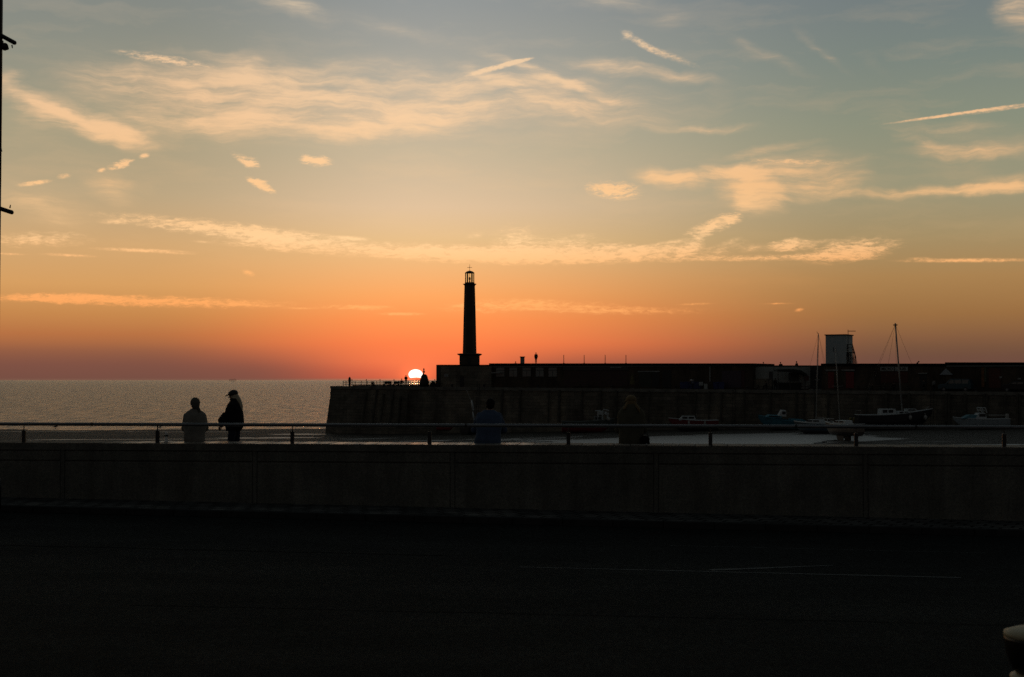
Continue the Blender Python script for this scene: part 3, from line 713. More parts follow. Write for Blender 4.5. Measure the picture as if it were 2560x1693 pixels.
# shell-like statue of a draped figure with a slim finial
p = at(1060, 1.9); u_ = MPP(p.y)
st_ = empty('statue', p, 'bell shaped dark statue with slim pinnacle standing beside the setting sun', 'statue')
bronze = mat('dark_bronze', (0.03, 0.022, 0.018), 0.45, metal=.6, vary=.3, scale=4)
H0 = ZH(936, p.y) - p.z; H1 = ZH(920, p.y) - p.z
u_ *= 1.1
prof = [(10.8 * u_, 0), (10.6 * u_, .25 * H0), (9.6 * u_, .45 * H0), (8.6 * u_, .62 * H0), (8.0 * u_, .78 * H0), (6.6 * u_, .9 * H0), (4.6 * u_, .98 * H0), (2.0 * u_, H0 * 1.01)]
b_ = MB().lathe(prof, n=20, sy=.9, c=(.6 * u_, 0, 0))
for j in range(14):
    a = 2 * math.pi * j / 14; b_.cap((10.3 * u_ * math.cos(a) + .6 * u_, 9.2 * u_ * math.sin(a), .1), (8.6 * u_ * math.cos(a) + .6 * u_, 7.7 * u_ * math.sin(a), .6 * H0), .11, .07, 6)
b_.build('robe', bronze, st_, local=True, smooth=True)
f_ = MB().cap((-2.2 * u_, 0, .55 * H0), (-1.4 * u_, 0, H0 * 1.02), 3.0 * u_, 2.0 * u_, 10).cap((-1.2 * u_, 0, H0), (-.6 * u_, 0, H0 + .25 * (H1 - H0)), 1.7 * u_, 1.2 * u_, 10)
f_.build('torso', bronze, st_, local=True, smooth=True)
MB().lathe([(1.3 * u_, H0 + .2 * (H1 - H0)), (3.0 * u_, H0 + .40 * (H1 - H0)), (2.8 * u_, H0 + .46 * (H1 - H0)), (.9 * u_, H0 + .52 * (H1 - H0)), (1.7 * u_, H0 + .66 * (H1 - H0)), (1.5 * u_, H0 + .84 * (H1 - H0)), (.2 * u_, H1)], c=(-.4 * u_, 0, 0), n=14).build('finial', bronze, st_, local=True, smooth=True)
# benches, table, planter on the head
def bench(px, w, label, v=2.2, h=.45, back=.85, group=None):
    p = at(px, v); r_ = empty('bench', p, label, 'bench', group, (0, 0, math.atan2(PU.y, PU.x)))
    MB().box((0, 0, h), (w, .45, .07)).build('seat', black, r_, local=True)
    MB().box((0, .22, (h + back) / 2 + .05), (w, .05, back - h)).build('backrest', black, r_, local=True)
    for sx in (-1, 1): MB().box((sx * (w / 2 - .12), 0, h / 2), (.08, .42, h)).build('leg', black, r_, local=True)
bench(968, 1.5, 'long dark bench behind the arm head railing, the one nearer the tip')
bench(990, 1.2, 'shorter dark bench beside the seated person near the standing silhouette')
p = at(1087, 1.7); pl_ = empty('planter', p, 'low dark planter against the end of the stone block building', 'planter')
MB().box((0, 0, .35), (1.4, .8, .7), taper=1.15).build('tub', black, pl_, local=True, bevel=.03)
mb = MB()
for j in range(26): mb.ell((random.uniform(-.6, .6), random.uniform(-.3, .3), random.uniform(.7, .95)), random.uniform(.06, .16), n=6, m=4)
mb.build('leaves', mat('dark_leaves', (0.02, 0.03, 0.012), .8), pl_, local=True)

# ------------------------------------------------------------------ buildings on the arm
def building(name, label, px0, px1, ytop, v0, v1, wallm, roof_over=0.18, roofh=.22, walk=False, cat='building'):
    s0, s1 = PS(px0, v0), PS(px1, v0); Y0, Y1 = YS(s0, v0), YS(s1, v0)
    z0, z1 = ZH(ytop, Y0), ZH(ytop, Y1)
    b_ = empty(name, Q((s0 + s1) / 2, v0, deck((s0 + s1) / 2)), label, cat)
    mb = MB(); frame_box(mb, Q, s0, s1, v0, v1, deck(s0) - .05, z0 - roofh, z1 - roofh, deck(s1) - .05); mb.build('wall', wallm, b_)
    mb = MB(); frame_box(mb, Q, s0 - roof_over * .5, s1 + roof_over, v0 - roof_over, v1 + .1, z0 - roofh, z0, z1, z1 - roofh); mb.build('roof', roofm, b_, bevel=.01)
    return b_, (s0, s1, z0, z1, v0)
def facade(b_, v0, name, m, px0, px1, y0, y1, depth=.06, proud=True):
    s0, s1 = PS(px0, v0), PS(px1, v0); Y = YS((s0 + s1) / 2, v0)
    mb = MB(); frame_box(mb, Q, s0, s1, v0 - depth, v0 + .02, ZH(y1, Y), ZH(y0, Y)); return mb.build(name, m, b_)
def window(b_, v0, px0, px1, y0, y1, trans=True, mull=True):
    f_ = facade(b_, v0, 'window', frame_m, px0, px1, y0, y1, .04)
    s0, s1 = PS(px0, v0), PS(px1, v0); Y = YS((s0 + s1) / 2, v0); z0, z1 = ZH(y1, Y), ZH(y0, Y); g = MB(); t = .07
    zt = z0 + (z1 - z0) * .68; sm = (s0 + s1) / 2
    for (a, c, q, w) in ((s0 + t, s1 - t, zt + .05, z1 - t),) + (((s0 + t, sm - .05, z0 + t, zt - .04), (sm + .05, s1 - t, z0 + t, zt - .04)) if mull else ((s0 + t, s1 - t, z0 + t, zt - .04),)):
        frame_box(g, Q, a, c, v0 - .052, v0 - .03, q, w)
    g.build('pane', glass_m, f_)
# stone block under the lighthouse
sb, _ = building('stone_block_building', 'plain dark stone block building under the lighthouse', 1092, 1228, 912, 2.6, 13, masonry, .05, .2)
facade(sb, 2.6, 'corner_pier', render_m, 1091.5, 1101, 912.5, 964, .12)
facade(sb, 2.6, 'notice_board', lint_m, 1111, 1121, 935, 942, .05)
facade(sb, 2.6, 'doorway', black, 1150, 1160, 940, 967, .03)
# long brick building A
ba, _ = building('brick_building', 'long low brown brick building with five windows and flat black roof', 1226, 1882, 908.6, 3.0, 12, brickwork, .25, .32)
facade(ba, 3.0, 'fascia_board', fascia_m, 1232, 1880, 914.2, 917.2, .12)
for a, b2, mull in ((1240, 1262, False), (1273, 1294, True), (1306, 1328, True), (1339, 1360, True), (1371, 1393, True)): window(ba, 3.0, a, b2, 918.5, 942.5, mull=mull)
facade(ba, 3.0, 'awning', lint_m, 1235, 1257, 931, 933.5, .9)
facade(ba, 3.0, 'shopfront', mat('brown_shopfront', (0.045, 0.022, 0.018), .6), 1410, 1570, 926, 966, .05)
facade(ba, 3.0, 'sign_board', mat('dark_sign_board', (0.05, 0.045, 0.045), .6), 1408, 1572, 918, 926, .16)
facade(ba, 3.0, 'sign_lettering', lint_m, 1527, 1555, 917.5, 919.6, .18)
facade(ba, 3.0, 'lintel', lint_m, 1595, 1650, 927.5, 930, .10)
facade(ba, 3.0, 'shopfront', mat('olive_shopfront', (0.03, 0.032, 0.022), .6), 1598, 1628, 930, 968, .04)
facade(ba, 3.0, 'door', black, 1630, 1648, 930, 969, .05); facade(ba, 3.0, 'door', black, 1656, 1678, 926, 969, .05)
facade(ba, 3.0, 'vent', black, 1722, 1745, 916.5, 925, .05); facade(ba, 3.0, 'drainpipe', lint_m, 1774, 1776.6, 916, 955, .10)
facade(ba, 3.0, 'door', mat('dull_purple_shutter', (0.055, 0.035, 0.05), .6), 1805, 1853, 927, 969, .06)
facade(ba, 3.0, 'door', mat('maroon_paint', (0.05, 0.015, 0.015), .6), 1853.5, 1862, 927, 969, .05)
# chimney-like block on the roof
p = at(1306, 6, PZ(1306, 908.6, 3)); u_ = MPP(p.y)
ch = empty('roof_vent_stack', p, 'squat grey vent stack with flat cap on the roof beside the standing figure', 'chimney')
hh = ZH(893.5, p.y) - p.z
MB().box((0, 0, hh / 2 - .1), (10.6 * u_, 10 * u_, hh + .2)).build('stack', whitewall, ch, local=True)
MB().box((0, 0, hh + .06), (13.4 * u_, 13 * u_, .13)).build('cap', roofm, ch, local=True)
for j, px in enumerate((1409.5, 1460.5, 1513, 1565)):
    p = at(px, 5, PZ(px, 908.6, 3)); hh = ZH(887.5, p.y) - p.z
    ple = ['first slim roof pole, nearest the standing roof figure', 'slim roof pole second from the lighthouse side', 'slim roof pole third from the lighthouse side', 'slim roof pole farthest from the lighthouse'][j]
    r_ = empty('roof_pole', p, ple, 'pole', 'slim poles on the brick building roof')
    MB().tube((0, 0, -.05), (0, 0, hh), .052, .045, 8).build('shaft', mat('rust_pole', (0.10, 0.035, 0.015), .6), r_, local=True)
    MB().box((0, 0, .03), (.3, .3, .08)).build('base_plate', black, r_, local=True)
# white walled building B with a kiosk canopy
bb, _ = building('white_building', 'low white walled building behind the dark canopy', 1883, 2056, 913.6, 4.2, 12, whitewall, .05, .16)
facade(bb, 4.2, 'door', black, 2026, 2055, 917, 972, .05)
facade(bb, 4.2, 'doorway', frame_m, 1923, 1932, 929, 957, .05)
facade(bb, 4.2, 'low_wall', masonry, 1884, 1932, 947, 972, .5)
facade(bb, 4.2, 'step', mat('pale_step', (0.2, 0.2, 0.19), .8), 2007, 2024, 962, 966, .5)
facade(bb, 4.2, 'step', MATS['pale_step'], 2007, 2024, 968, 972, .9)
p = at(2016, 4.05, PZ(2016, 945, 4.05)); u_ = MPP(p.y)
tag(MB().lathe([(7 * u_, -.03), (7 * u_, .03)], n=24, M=Matrix.Rotation(R(90), 3, 'X')).build('round_sign', mat('dull_red_sign', (0.10, 0.03, 0.03), .6), loc=None, local=True), 'round dull red disc sign on the white wall', 'sign').location = p
p = at(1975, 2.4); u_ = MPP(p.y); g_ = lambda y: ZH(y, p.y) - p.z
kc = empty('canopy', p, 'dark peaked canopy on posts in front of the white wall', 'canopy', rot=(0, 0, 0))
canv = mat('dark_canvas', (0.02, 0.022, 0.02), .9)
MB().loft([[Vector((x * u_, y, g_(z))) for x, y, z in q] for q in ([(-36, -1.6, 928.5), (-36, -1.6, 924), (-36, 1.4, 924), (-36, 1.4, 928.5)], [(0, -1.6, 930), (0, -1.6, 923), (0, 1.4, 923), (0, 1.4, 930)], [(22, -1.6, 932), (22, -1.6, 926), (22, 1.4, 926), (22, 1.4, 932)], [(37, -1.6, 941), (37, -1.6, 935), (37, 1.4, 935), (37, 1.4, 941)])]).build('roof', canv, kc, local=True)
for x in (-34, -4, 33):
    MB().tube((x * u_, -1.3, -.02), (x * u_, -1.3, g_(930 if x < 20 else 938)), .06, n=8).build('post', darkmetal, kc, local=True)
MB().box((0, .9, .55), (60 * u_, .7, 1.1)).build('counter', canv, kc, local=True)
MB().box((-4 * u_ + 1.1, 1.2, 1.9), (1.6, .05, 1.2)).build('menu_board', frame_m, kc, local=True)
# building C with red doors and the pub sign
bc, _ = building('pub_building', 'low dark building with two red doors and a pub sign', 2054, 2365, 909.0, 3.0, 12, brickwork, .12, .35)
facade(bc, 3.0, 'fascia_board', fascia_m, 2150, 2362, 912.8, 915.0, .12)
for a, b2 in ((2065, 2096), (2105, 2137)):
    facade(bc, 3.0, 'lintel', lint_m, a, b2, 924, 927.5, .14)
    facade(bc, 3.0, 'door', reddoor, a + 5 if a < 2100 else a + 10, b2 - 11 if a < 2100 else b2 - 2, 930, 971, .06)
signm = mat('pale_sign_board', (0.30, 0.33, 0.32), .6, vary=.12, bump=.05)
letm = mat('black_letter_paint', (0.015, 0.015, 0.015), .6, bump=0)
for a, b2, txt in ((2201.5, 2235.5, 'MICRO'), (2238, 2270, 'PUB')):
    sg = facade(bc, 3.0, 'sign_board', signm, a, b2, 917.2, 927.6, .12)
    cu = bpy.data.curves.new('lettering', 'FONT'); cu.body = txt; cu.size = 1; cu.align_x = 'CENTER'; cu.align_y = 'CENTER'; cu.extrude = .01; cu.offset = .02
    to = bpy.data.objects.new('tmp', cu); COL.objects.link(to); bpy.context.view_layer.update()
    me = bpy.data.meshes.new_from_object(to.evaluated_get(bpy.context.evaluated_depsgraph_get())); bpy.data.objects.remove(to)
    xs = [v.co.x for v in me.vertices]; ys = [v.co.y for v in me.vertices]
    s0, s1 = PS(a, 3), PS(b2, 3); Y = YS((s0 + s1) / 2, 3); wd = (s1 - s0) * (.82 if txt == 'MICRO' else .62); ht = (ZH(918.6, Y) - ZH(926.2, Y))
    cen = Q((s0 + s1) / 2 + (.1 if txt == 'PUB' else 0), 3.0 - .128, (ZH(917.2, Y) + ZH(927.6, Y)) / 2); bx = wloc(bc)
    cx, cy = (max(xs) + min(xs)) / 2, (max(ys) + min(ys)) / 2
    for v in me.vertices:
        lx_ = (v.co.x - cx) / (max(xs) - min(xs)) * wd; lz_ = (v.co.y - cy) / (max(ys) - min(ys)) * ht
        v.co = cen + PU * lx_ - PV * v.co.z + Vector((0, 0, lz_)) - bx
    me.materials.clear(); me.materials.append(letm)
    lo = bpy.data.objects.new('lettering', me); COL.objects.link(lo); lo.parent = sg
facade(bc, 3.0, 'shopfront', mat('dark_red_shopfront', (0.07, 0.018, 0.010), .6), 2203, 2270, 929, 957, .06)
facade(bc, 3.0, 'lintel', lint_m, 2297, 2319, 932.2, 934.6, .3)
facade(bc, 3.0, 'door', black, 2299, 2317, 935, 971, .05)
s0, s1, sm = PS(2349, 2.8), PS(2382, 2.8), PS(2365, 2.8); Y = YS(sm, 2.8)
tri = MB(); pts = [(s0, ZH(937, Y)), (s1, ZH(937, Y)), (sm, ZH(921, Y))]
tri.add([Q(a, 2.8, z) for a, z in pts] + [Q(a, 2.9, z) for a, z in pts], [(0, 1, 2), (5, 4, 3), (0, 3, 4, 1), (1, 4, 5, 2), (2, 5, 3, 0)])
tag(tri.build('triangular_board', mat('pale_blue_board', (0.28, 0.32, 0.35), .6, vary=.1)), 'pale triangular gable board on the wall above the parked van', 'sign')
# building D
bd_, _ = building('end_building', 'taller end building with thick black roof and an orange banner', 2364, 3000, 906.0, 3.0, 12, brickwork, .1, .32)
facade(bd_, 3.0, 'fascia_board', fascia_m, 2366, 2998, 912.6, 916.0, .12)
facade(bd_, 3.0, 'banner', mat('orange_banner', (0.16, 0.07, 0.02), .7, vary=.5, scale=2.5), 2454, 2461, 919, 968, .14)
facade(bd_, 3.0, 'banner', mat('green_banner', (0.07, 0.08, 0.05), .7, vary=.5, scale=3), 2461.5, 2466, 919, 955, .14)
facade(bd_, 3.0, 'door', mat('rust_red_shutter', (0.085, 0.022, 0.010), .6), 2472, 2502, 920, 970, .05)
facade(bd_, 3.0, 'wall_lamp', lint_m, 2500, 2506, 941, 946, .3)
facade(bd_, 3.0, 'wall_lamp', lint_m, 2545, 2553, 945, 949, .3)
for a in (2600, 2700, 2800): window(bd_, 3.0, a, a + 40, 925, 945)
# walkway behind the roofs
wk = MB(); frame_box(wk, Q, PS(1232, 12), PS(2990, 12), 12.15, 15, deck(60), PZ(1306, 908.6, 3) - .55, PZ(2300, 909, 3) - .5, deck(140)); wk.build('upper_walkway', concrete, arm)
# white tower with stair and antenna
v_ = 6.0; s0, s1 = PS(2064.5, v_), PS(2115, v_); Y = YS(s0, v_); Ym = YS((s0 + s1) / 2, v_)
tw = empty('white_tower', Q((s0 + s1) / 2, v_, PZ(2090, 909, 3)), 'boxy pale grey tower on the roof with flat black top', 'tower')
zb, zt = ZH(909, Y) - .4, ZH(838.5, Ym)
mb = MB(); frame_box(mb, Q, s0, s1, v_, v_ + 3.6, zb, zt); mb.build('wall', mat('pale_blue_render', (0.42, 0.48, 0.49), .8, vary=.12, scale=.7), tw)
mb = MB(); frame_box(mb, Q, s0 - .12, s1 + .12, v_ - .12, v_ + 3.75, zt, zt + .14); mb.build('roof', roofm, tw)
facade(tw, v_, 'slit', frame_m, 2083.5, 2085.0, 868, 880, .02)
sx = s1 + .05
stair = empty('stair', Q(sx + 1, v_ + 1.5, zb + .4), 'black metal stair and landing with handrails beside the tower', 'staircase')
def YPX(px, py, v): s_ = PS(px, v); return Q(s_, v, ZH(py, YS(s_, v)))
mb = MB()
la, lb = PS(2113, v_ + .8), PS(2133, v_ + .8); lz_ = ZH(881, YS(la, v_ + .8)); frame_box(mb, Q, la, lb, v_ + .5, v_ + 2.0, lz_ - .12, lz_); mb.build('landing', black, stair)
mb = MB()
for j in range(11):
    t = j / 10; a = PS(2124 + 13 * t, v_ + .8); z = ZH(882 + 27 * t, YS(a, v_)); frame_box(mb, Q, a - .12, a + .28, v_ + .5, v_ + 1.7, z - .05, z)
mb.build('treads', black, stair)
mb = MB()
for px0, y0, px1, y1 in ((2118, 861, 2132, 861), (2118, 870, 2132, 870), (2132, 861, 2132, 881), (2119, 861, 2119, 909), (2132, 862, 2140, 893), (2133, 872, 2141, 902), (2140, 892, 2141, 909), (2137, 880, 2138, 909), (2134, 870, 2134, 909), (2126, 880, 2126, 909), (2122, 881, 2124, 909)):
    mb.tube(YPX(px0, y0, v_ + .5), YPX(px1, y1, v_ + .5), .045, n=6)
for q in range(9): mb.tube(YPX(2126 + 1.6 * q, 884 + 2 * q, v_ + .5), YPX(2126 + 1.6 * q, 909, v_ + .5), .022, n=5)
mb.build('handrail', black, stair)
an = empty('antenna', YPX(2121, 909, v_ + .3), 'thin antenna mast with one side arm beside the white tower', 'antenna')
MB().tube(YPX(2121, 909, v_ + .3), YPX(2121, 824, v_ + .3), .055, .035, 6).build('mast', black, an)
MB().tube(YPX(2120, 828, v_ + .3), YPX(2140, 828, v_ + .3), .045, n=6).build('side_arm', black, an)
MB().tube(YPX(2116, 836.5, v_ + .3), YPX(2128, 838, v_ + .3), .05, n=6).build('bracket', black, an)

# ------------------------------------------------------------------ lighthouse
v_ = 6.0; p = at(1174, v_, PZ(1174, 912, 2.6)); u_ = MPP(p.y)
lh = empty('lighthouse', p, 'tall slim tapering stone lighthouse with glazed lantern silhouetted on the pier', 'lighthouse')
def lz(y): return ZH(y, p.y) - p.z
lst = mat('lighthouse_stone', (0.085, 0.07, 0.055), .85, vary=.25, scale=.5, bump=.3, spec=.15)
HEX = 0.0
MB().lathe([(24.6 * u_ * 1.0, lz(916)), (24.6 * u_, lz(890))], n=4, phase=R(45), sx=1.41, sy=1.41).build('plinth', lst, lh, local=True)
MB().lathe([(24.6 * u_, lz(890)), (27 * u_, lz(888.5)), (30.3 * u_, lz(886.5)), (30.3 * u_, lz(885.2)), (22 * u_, lz(884))], n=4, phase=R(45), sx=1.41, sy=1.41).build('cornice', lst, lh, local=True)
MB().box((0, -24.8 * u_, lz(903)), (8 * u_, .12, 15 * u_)).build('doorway', black, lh, local=True)
MB().lathe([(17.4 * u_, lz(884.4)), (16.9 * u_, lz(870)), (15.4 * u_, lz(800)), (14.2 * u_, lz(750)), (13.2 * u_, lz(715))], n=6, phase=HEX).build('shaft', lst, lh, local=True)
MB().lathe([(13.2 * u_, lz(715)), (14.2 * u_, lz(713)), (17.0 * u_, lz(710.8)), (17.0 * u_, lz(709.8)), (12.4 * u_, lz(709)), (12.0 * u_, lz(706.3))], n=6, phase=HEX).build('gallery', lst, lh, local=True)
for j in range(6):
    a = R(60 * j); q = Vector((math.cos(a), math.sin(a), 0)) * 10.3 * u_
    MB().tube(q + Vector((0, 0, lz(706.6))), q + Vector((0, 0, lz(683))), 1.25 * u_, n=8).build('lantern_post', black, lh, local=True)
gl, NG, bG = newmat('lantern_glass')
bG.inputs['Base Color'].default_value = (.9, .95, .9, 1); bG.inputs['Roughness'].default_value = .05; bG.inputs['Transmission Weight'].default_value = 1; bG.inputs['IOR'].default_value = 1.03
MB().lathe([(10.0 * u_, lz(706.2)), (10.0 * u_, lz(683.4))], n=6).build('glazing', gl, lh, local=True)
lamp = MB().lathe([(1.8 * u_, lz(706)), (1.8 * u_, lz(703)), (.8 * u_, lz(702)), (2.0 * u_, lz(700)), (2.6 * u_, lz(697)), (2.0 * u_, lz(694)), (.5 * u_, lz(692)), (.5 * u_, lz(684))], n=12)
lamp.build('lamp', black, lh, local=True, smooth=True)
coppr = mat('green_copper', (0.03, 0.05, 0.045), .5, vary=.2)
MB().lathe([(11.8 * u_, lz(683.4)), (11.8 * u_, lz(682)), (9.8 * u_, lz(680.4)), (7 * u_, lz(678.6)), (3.5 * u_, lz(677.4)), (1 * u_, lz(676.8))], n=18).build('dome', coppr, lh, local=True, smooth=True)
MB().tube((0, 0, lz(677.5)), (0, 0, lz(661)), .5 * u_, .3 * u_, 8).tube((-5.2 * u_, 0, lz(669)), (5.2 * u_, 0, lz(669)), .45 * u_, n=6).ell((0, 0, lz(669)), 1.1 * u_, n=8, m=6).ell((5.2 * u_, 0, lz(669)), .7 * u_, n=6, m=4).ell((-5.2 * u_, 0, lz(669)), .7 * u_, n=6, m=4).tube((0, -3 * u_, lz(669)), (0, 3 * u_, lz(669)), .4 * u_, n=6).build('weather_vane', black, lh, local=True)

# ------------------------------------------------------------------ clutter on the deck
blue = mat('dark_blue_plastic', (0.02, 0.03, 0.12), .5); 
def bin_(px, w, h, label, m=blue, v=1.9, lid=True, group=None):
    p = at(px, v); r_ = empty('wheeled_bin', p, label, 'bin', group)
    MB().box((0, 0, h / 2 + .08), (w, .7, h), taper=1.12).build('body', m, r_, local=True, bevel=.03)
    MB().box((0, 0, h + .12), (w * 1.18, .82, .09)).build('lid', m, r_, local=True, bevel=.03)
    for q in (-1, 1): MB().lathe([(.1, -.04), (.1, .04)], n=12, c=(q * w * .42, .3, .1), M=Matrix.Rotation(R(90), 3, 'Y')).build('wheel', black, r_, local=True)
bin_(1712, 1.3, .95, 'wide dark blue bin left of the crates on the quay'); bin_(1742, 1.1, .95, 'dark blue bin just left of the white notice board')
bin_(1790, .75, .95, 'small dark blue bin right of the drainpipe'); bin_(1803, .75, .95, 'small dark blue bin touching the purple shutter')
p = at(1752.5, 1.6); nb = empty('notice_panel', p, 'pale square notice panel leaning on the blue bins', 'sign'); MB().box((0, 0, .85), (.62, .05, .55)).build('panel', signm, nb, local=True); MB().tube((0, .03, 0), (0, .03, .7), .03, n=6).build('post', darkmetal, nb, local=True)
p = at(1764, 1.2); ab = empty('sandwich_board', p, 'small pale sandwich board standing at the quay edge', 'sandwich board')
for q in (-1, 1): MB().box((0, q * .16, .42), (.5, .03, .88), M=Matrix.Rotation(R(q * 17), 3, 'X')).build('panel', whitewall, ab, local=True)
for j, (px, lab) in enumerate(((1729, 'blue crate stack beside the wide blue bin'), (1733, 'blue crate stack under the white covered bundle'))):
    p = at(px, 1.5 + j * .4); r_ = empty('crate_stack', p, lab, 'crates')
    for q in range(2 + j): MB().box((0, 0, .22 + .38 * q), (.6, .45, .34)).build('crate', blue, r_, local=True, bevel=.02)
p = at(1730, 1.9, deck(PS(1730)) + 1.25); tag(MB().ell((0, 0, .12), (.3, .25, .14)).build('covered_bundle', white, loc=None, local=True, smooth=True), 'small white covered bundle on top of the crates', 'bundle').location = p
yel = mat('dull_yellow_cloth', (0.10, 0.085, 0.03), .8)
p = at(1581, 1.6); pr = empty('closed_parasol', p, 'closed yellowish parasol standing on a square base at the quay', 'parasol')
MB().lathe([(.45, .7), (.38, .95), (.22, 1.6), (.08, 2.3), (.03, 2.45)], n=10).build('canopy', yel, pr, local=True); MB().tube((0, 0, 0), (0, 0, 2.55), .03, n=6).build('pole', darkmetal, pr, local=True); MB().box((0, 0, .06), (.6, .6, .12)).build('base', concrete, pr, local=True)
def table(px, v, label, w=1.6, m=timber):
    p = at(px, v); r_ = empty('picnic_table', p, label, 'picnic table', 'picnic tables on the quay', (0, 0, math.atan2(PU.y, PU.x)))
    MB().box((0, 0, .74), (w, .7, .06)).build('tabletop', m, r_, local=True)
    for q in (-1, 1):
        MB().box((0, q * .62, .44), (w, .26, .05)).build('seat', m, r_, local=True)
        MB().box((q * w * .36, 0, .38), (.08, 1.3, .08)).box((q * w * .36, .3, .37), (.08, .08, .8), M=Matrix.Rotation(R(20), 3, 'X')).box((q * w * .36, -.3, .37), (.08, .08, .8), M=Matrix.Rotation(R(-20), 3, 'X')).build('leg', m, r_, local=True)
table(2155, 1.4, 'picnic table just right of the red doors'); table(2190, 1.4, 'picnic table left of the pub sign posts'); table(2222, 1.5, 'picnic table under the pub sign'); table(2258, 1.5, 'picnic table at the right end of the pub sign')
table(1905, 1.6, 'picnic table left of the canopy'); table(1460, 1.4, 'picnic table in front of the brown shopfront', 2.0)
# van
def vehicle(px, v, label, name, m, L=4.3, H=1.75, nose=-1):
    p = at(px, v); r_ = empty(name, p, label, 'van', rot=(0, 0, math.atan2(PU.y, PU.x)))
    W_ = 1.7; sd = [(-.5, .35), (-.5, .85), (-.42, 1.0), (-.27, 1.08), (-.12, H), (.44, H * .985), (.5, .95), (.5, .35)]
    if nose > 0: sd = [(-a, b) for a, b in sd]
    MB().loft([[Vector((a * L, y * k, z)) for a, z in sd] for y, k in ((-W_ / 2, 1), (-W_ / 2, 1.0), (W_ / 2, 1.0), (W_ / 2, 1))][1:3]).build('body', m, r_, local=True, bevel=.05)
    for q, yy in ((-1, -W_ / 2 - .012), (1, W_ / 2 + .012)):
        n_ = nose
        gl_ = MB(); 
        for a0, a1, t0, t1 in ((.20, .10, .02, .02), (-.01, -.01, -.20, -.20), (-.23, -.23, -.41, -.43)):
            gl_.add([(n_ * a0 * L, yy, 1.1), (n_ * t0 * L, yy, 1.1) if a0 != .20 else (n_ * .02 * L, yy, 1.1), (n_ * t1 * L, yy, H - .14), (n_ * a1 * L, yy, H - .14)], [(0, 1, 2, 3)])
        gl_.build('window', glass_m, r_, local=True)
        for a in (-.32, .33):
            w_ = MB().lathe([(.3, -.1), (.33, -.06), (.33, .06), (.3, .1)], n=20, c=(a * L, q * (W_ / 2 - .08), .33), M=Matrix.Rotation(R(90), 3, 'X')).build('wheel', black, r_, local=True)
            MB().lathe([(.19, -.112), (.17, .112)], n=14, c=(a * L, q * (W_ / 2 - .08), .33), M=Matrix.Rotation(R(90), 3, 'X')).build('rim', steel, w_, local=True)
        MB().box((nose * .49 * L, q * .6, .78), (.08, .28, .16)).build('headlight', lint_m, r_, local=True, bevel=.02)
        MB().box((nose * .2 * L, q * (W_ / 2 + .1), 1.12), (.1, .16, .14)).build('mirror', black, r_, local=True)
vehicle(2389, 1.9, 'dark teal van parked under the pale triangular board', 'parked_van', mat('teal_car_paint', (0.02, 0.06, 0.08), .3, vary=.1, bump=0), 4.4, 1.75, -1)
vehicle(2545, 1.9, 'black small car parked by the orange banner at the frame edge', 'parked_car', mat('black_car_paint', (0.008, 0.008, 0.01), .3, vary=.1, bump=0), 4.0, 1.45, -1)
bpy.data.objects['parked_car']['category'] = 'car'
# bollards and small mooring posts along the quay
for j, px in enumerate((1130, 1210, 1345, 1530, 1690, 1868, 2035, 2175, 2310, 2440)):
    p = at(px, .45); nb_ = ['below the lighthouse', 'under the left window', 'under the fourth window', 'below the brown shopfront', 'left of the blue bins', 'right of the purple shutter', 'below the dark door recess', 'right of the red doors', 'below the pub doorway', 'below the orange banner'][j]
    r_ = empty('mooring_bollard', p, 'stubby black mooring bollard on the quay edge ' + nb_, 'bollard', 'mooring bollards along the quay edge')
    MB().lathe([(.2, 0), (.14, .08), (.12, .35), (.2, .42), (.2, .5), (.05, .54)], n=12).build('post', black, r_, local=True, smooth=True)

# ------------------------------------------------------------------ boats
def twotone(name, top, low, z, rough=.45):
    if name in MATS: return MATS[name]
    m, N, b = newmat(name); tc = N.n('ShaderNodeTexCoord').outputs['Object']
    sp = N.n('ShaderNodeSeparateXYZ'); N.l(tc, sp.inputs[0])
    nz = N.noise(tc, 2.5, 5, .6)
    k = N.mapr(N.m('ADD', sp.outputs[2], N.m('MULTIPLY', nz, .04)), z, z + .03)
    c = N.mix(k, low, top); c = N.mix(1.0, c, N.ramp(nz, [(.3, (.7, .7, .7)), (.7, (1.15, 1.15, 1.15))]), 'MULTIPLY')
    N.l(c, b.inputs['Base Color']); b.inputs['Roughness'].default_value = rough
    return m
gelcoat = mat('white_gelcoat', (0.50, 0.55, 0.56), .4, vary=.08, scale=1, bump=0)
ropem = mat('pale_fender_rubber', (0.35, 0.35, 0.33), .6, bump=0)
alu = mat('mast_alloy', (0.34, 0.34, 0.32), .5, metal=.2, vary=.1, bump=0)
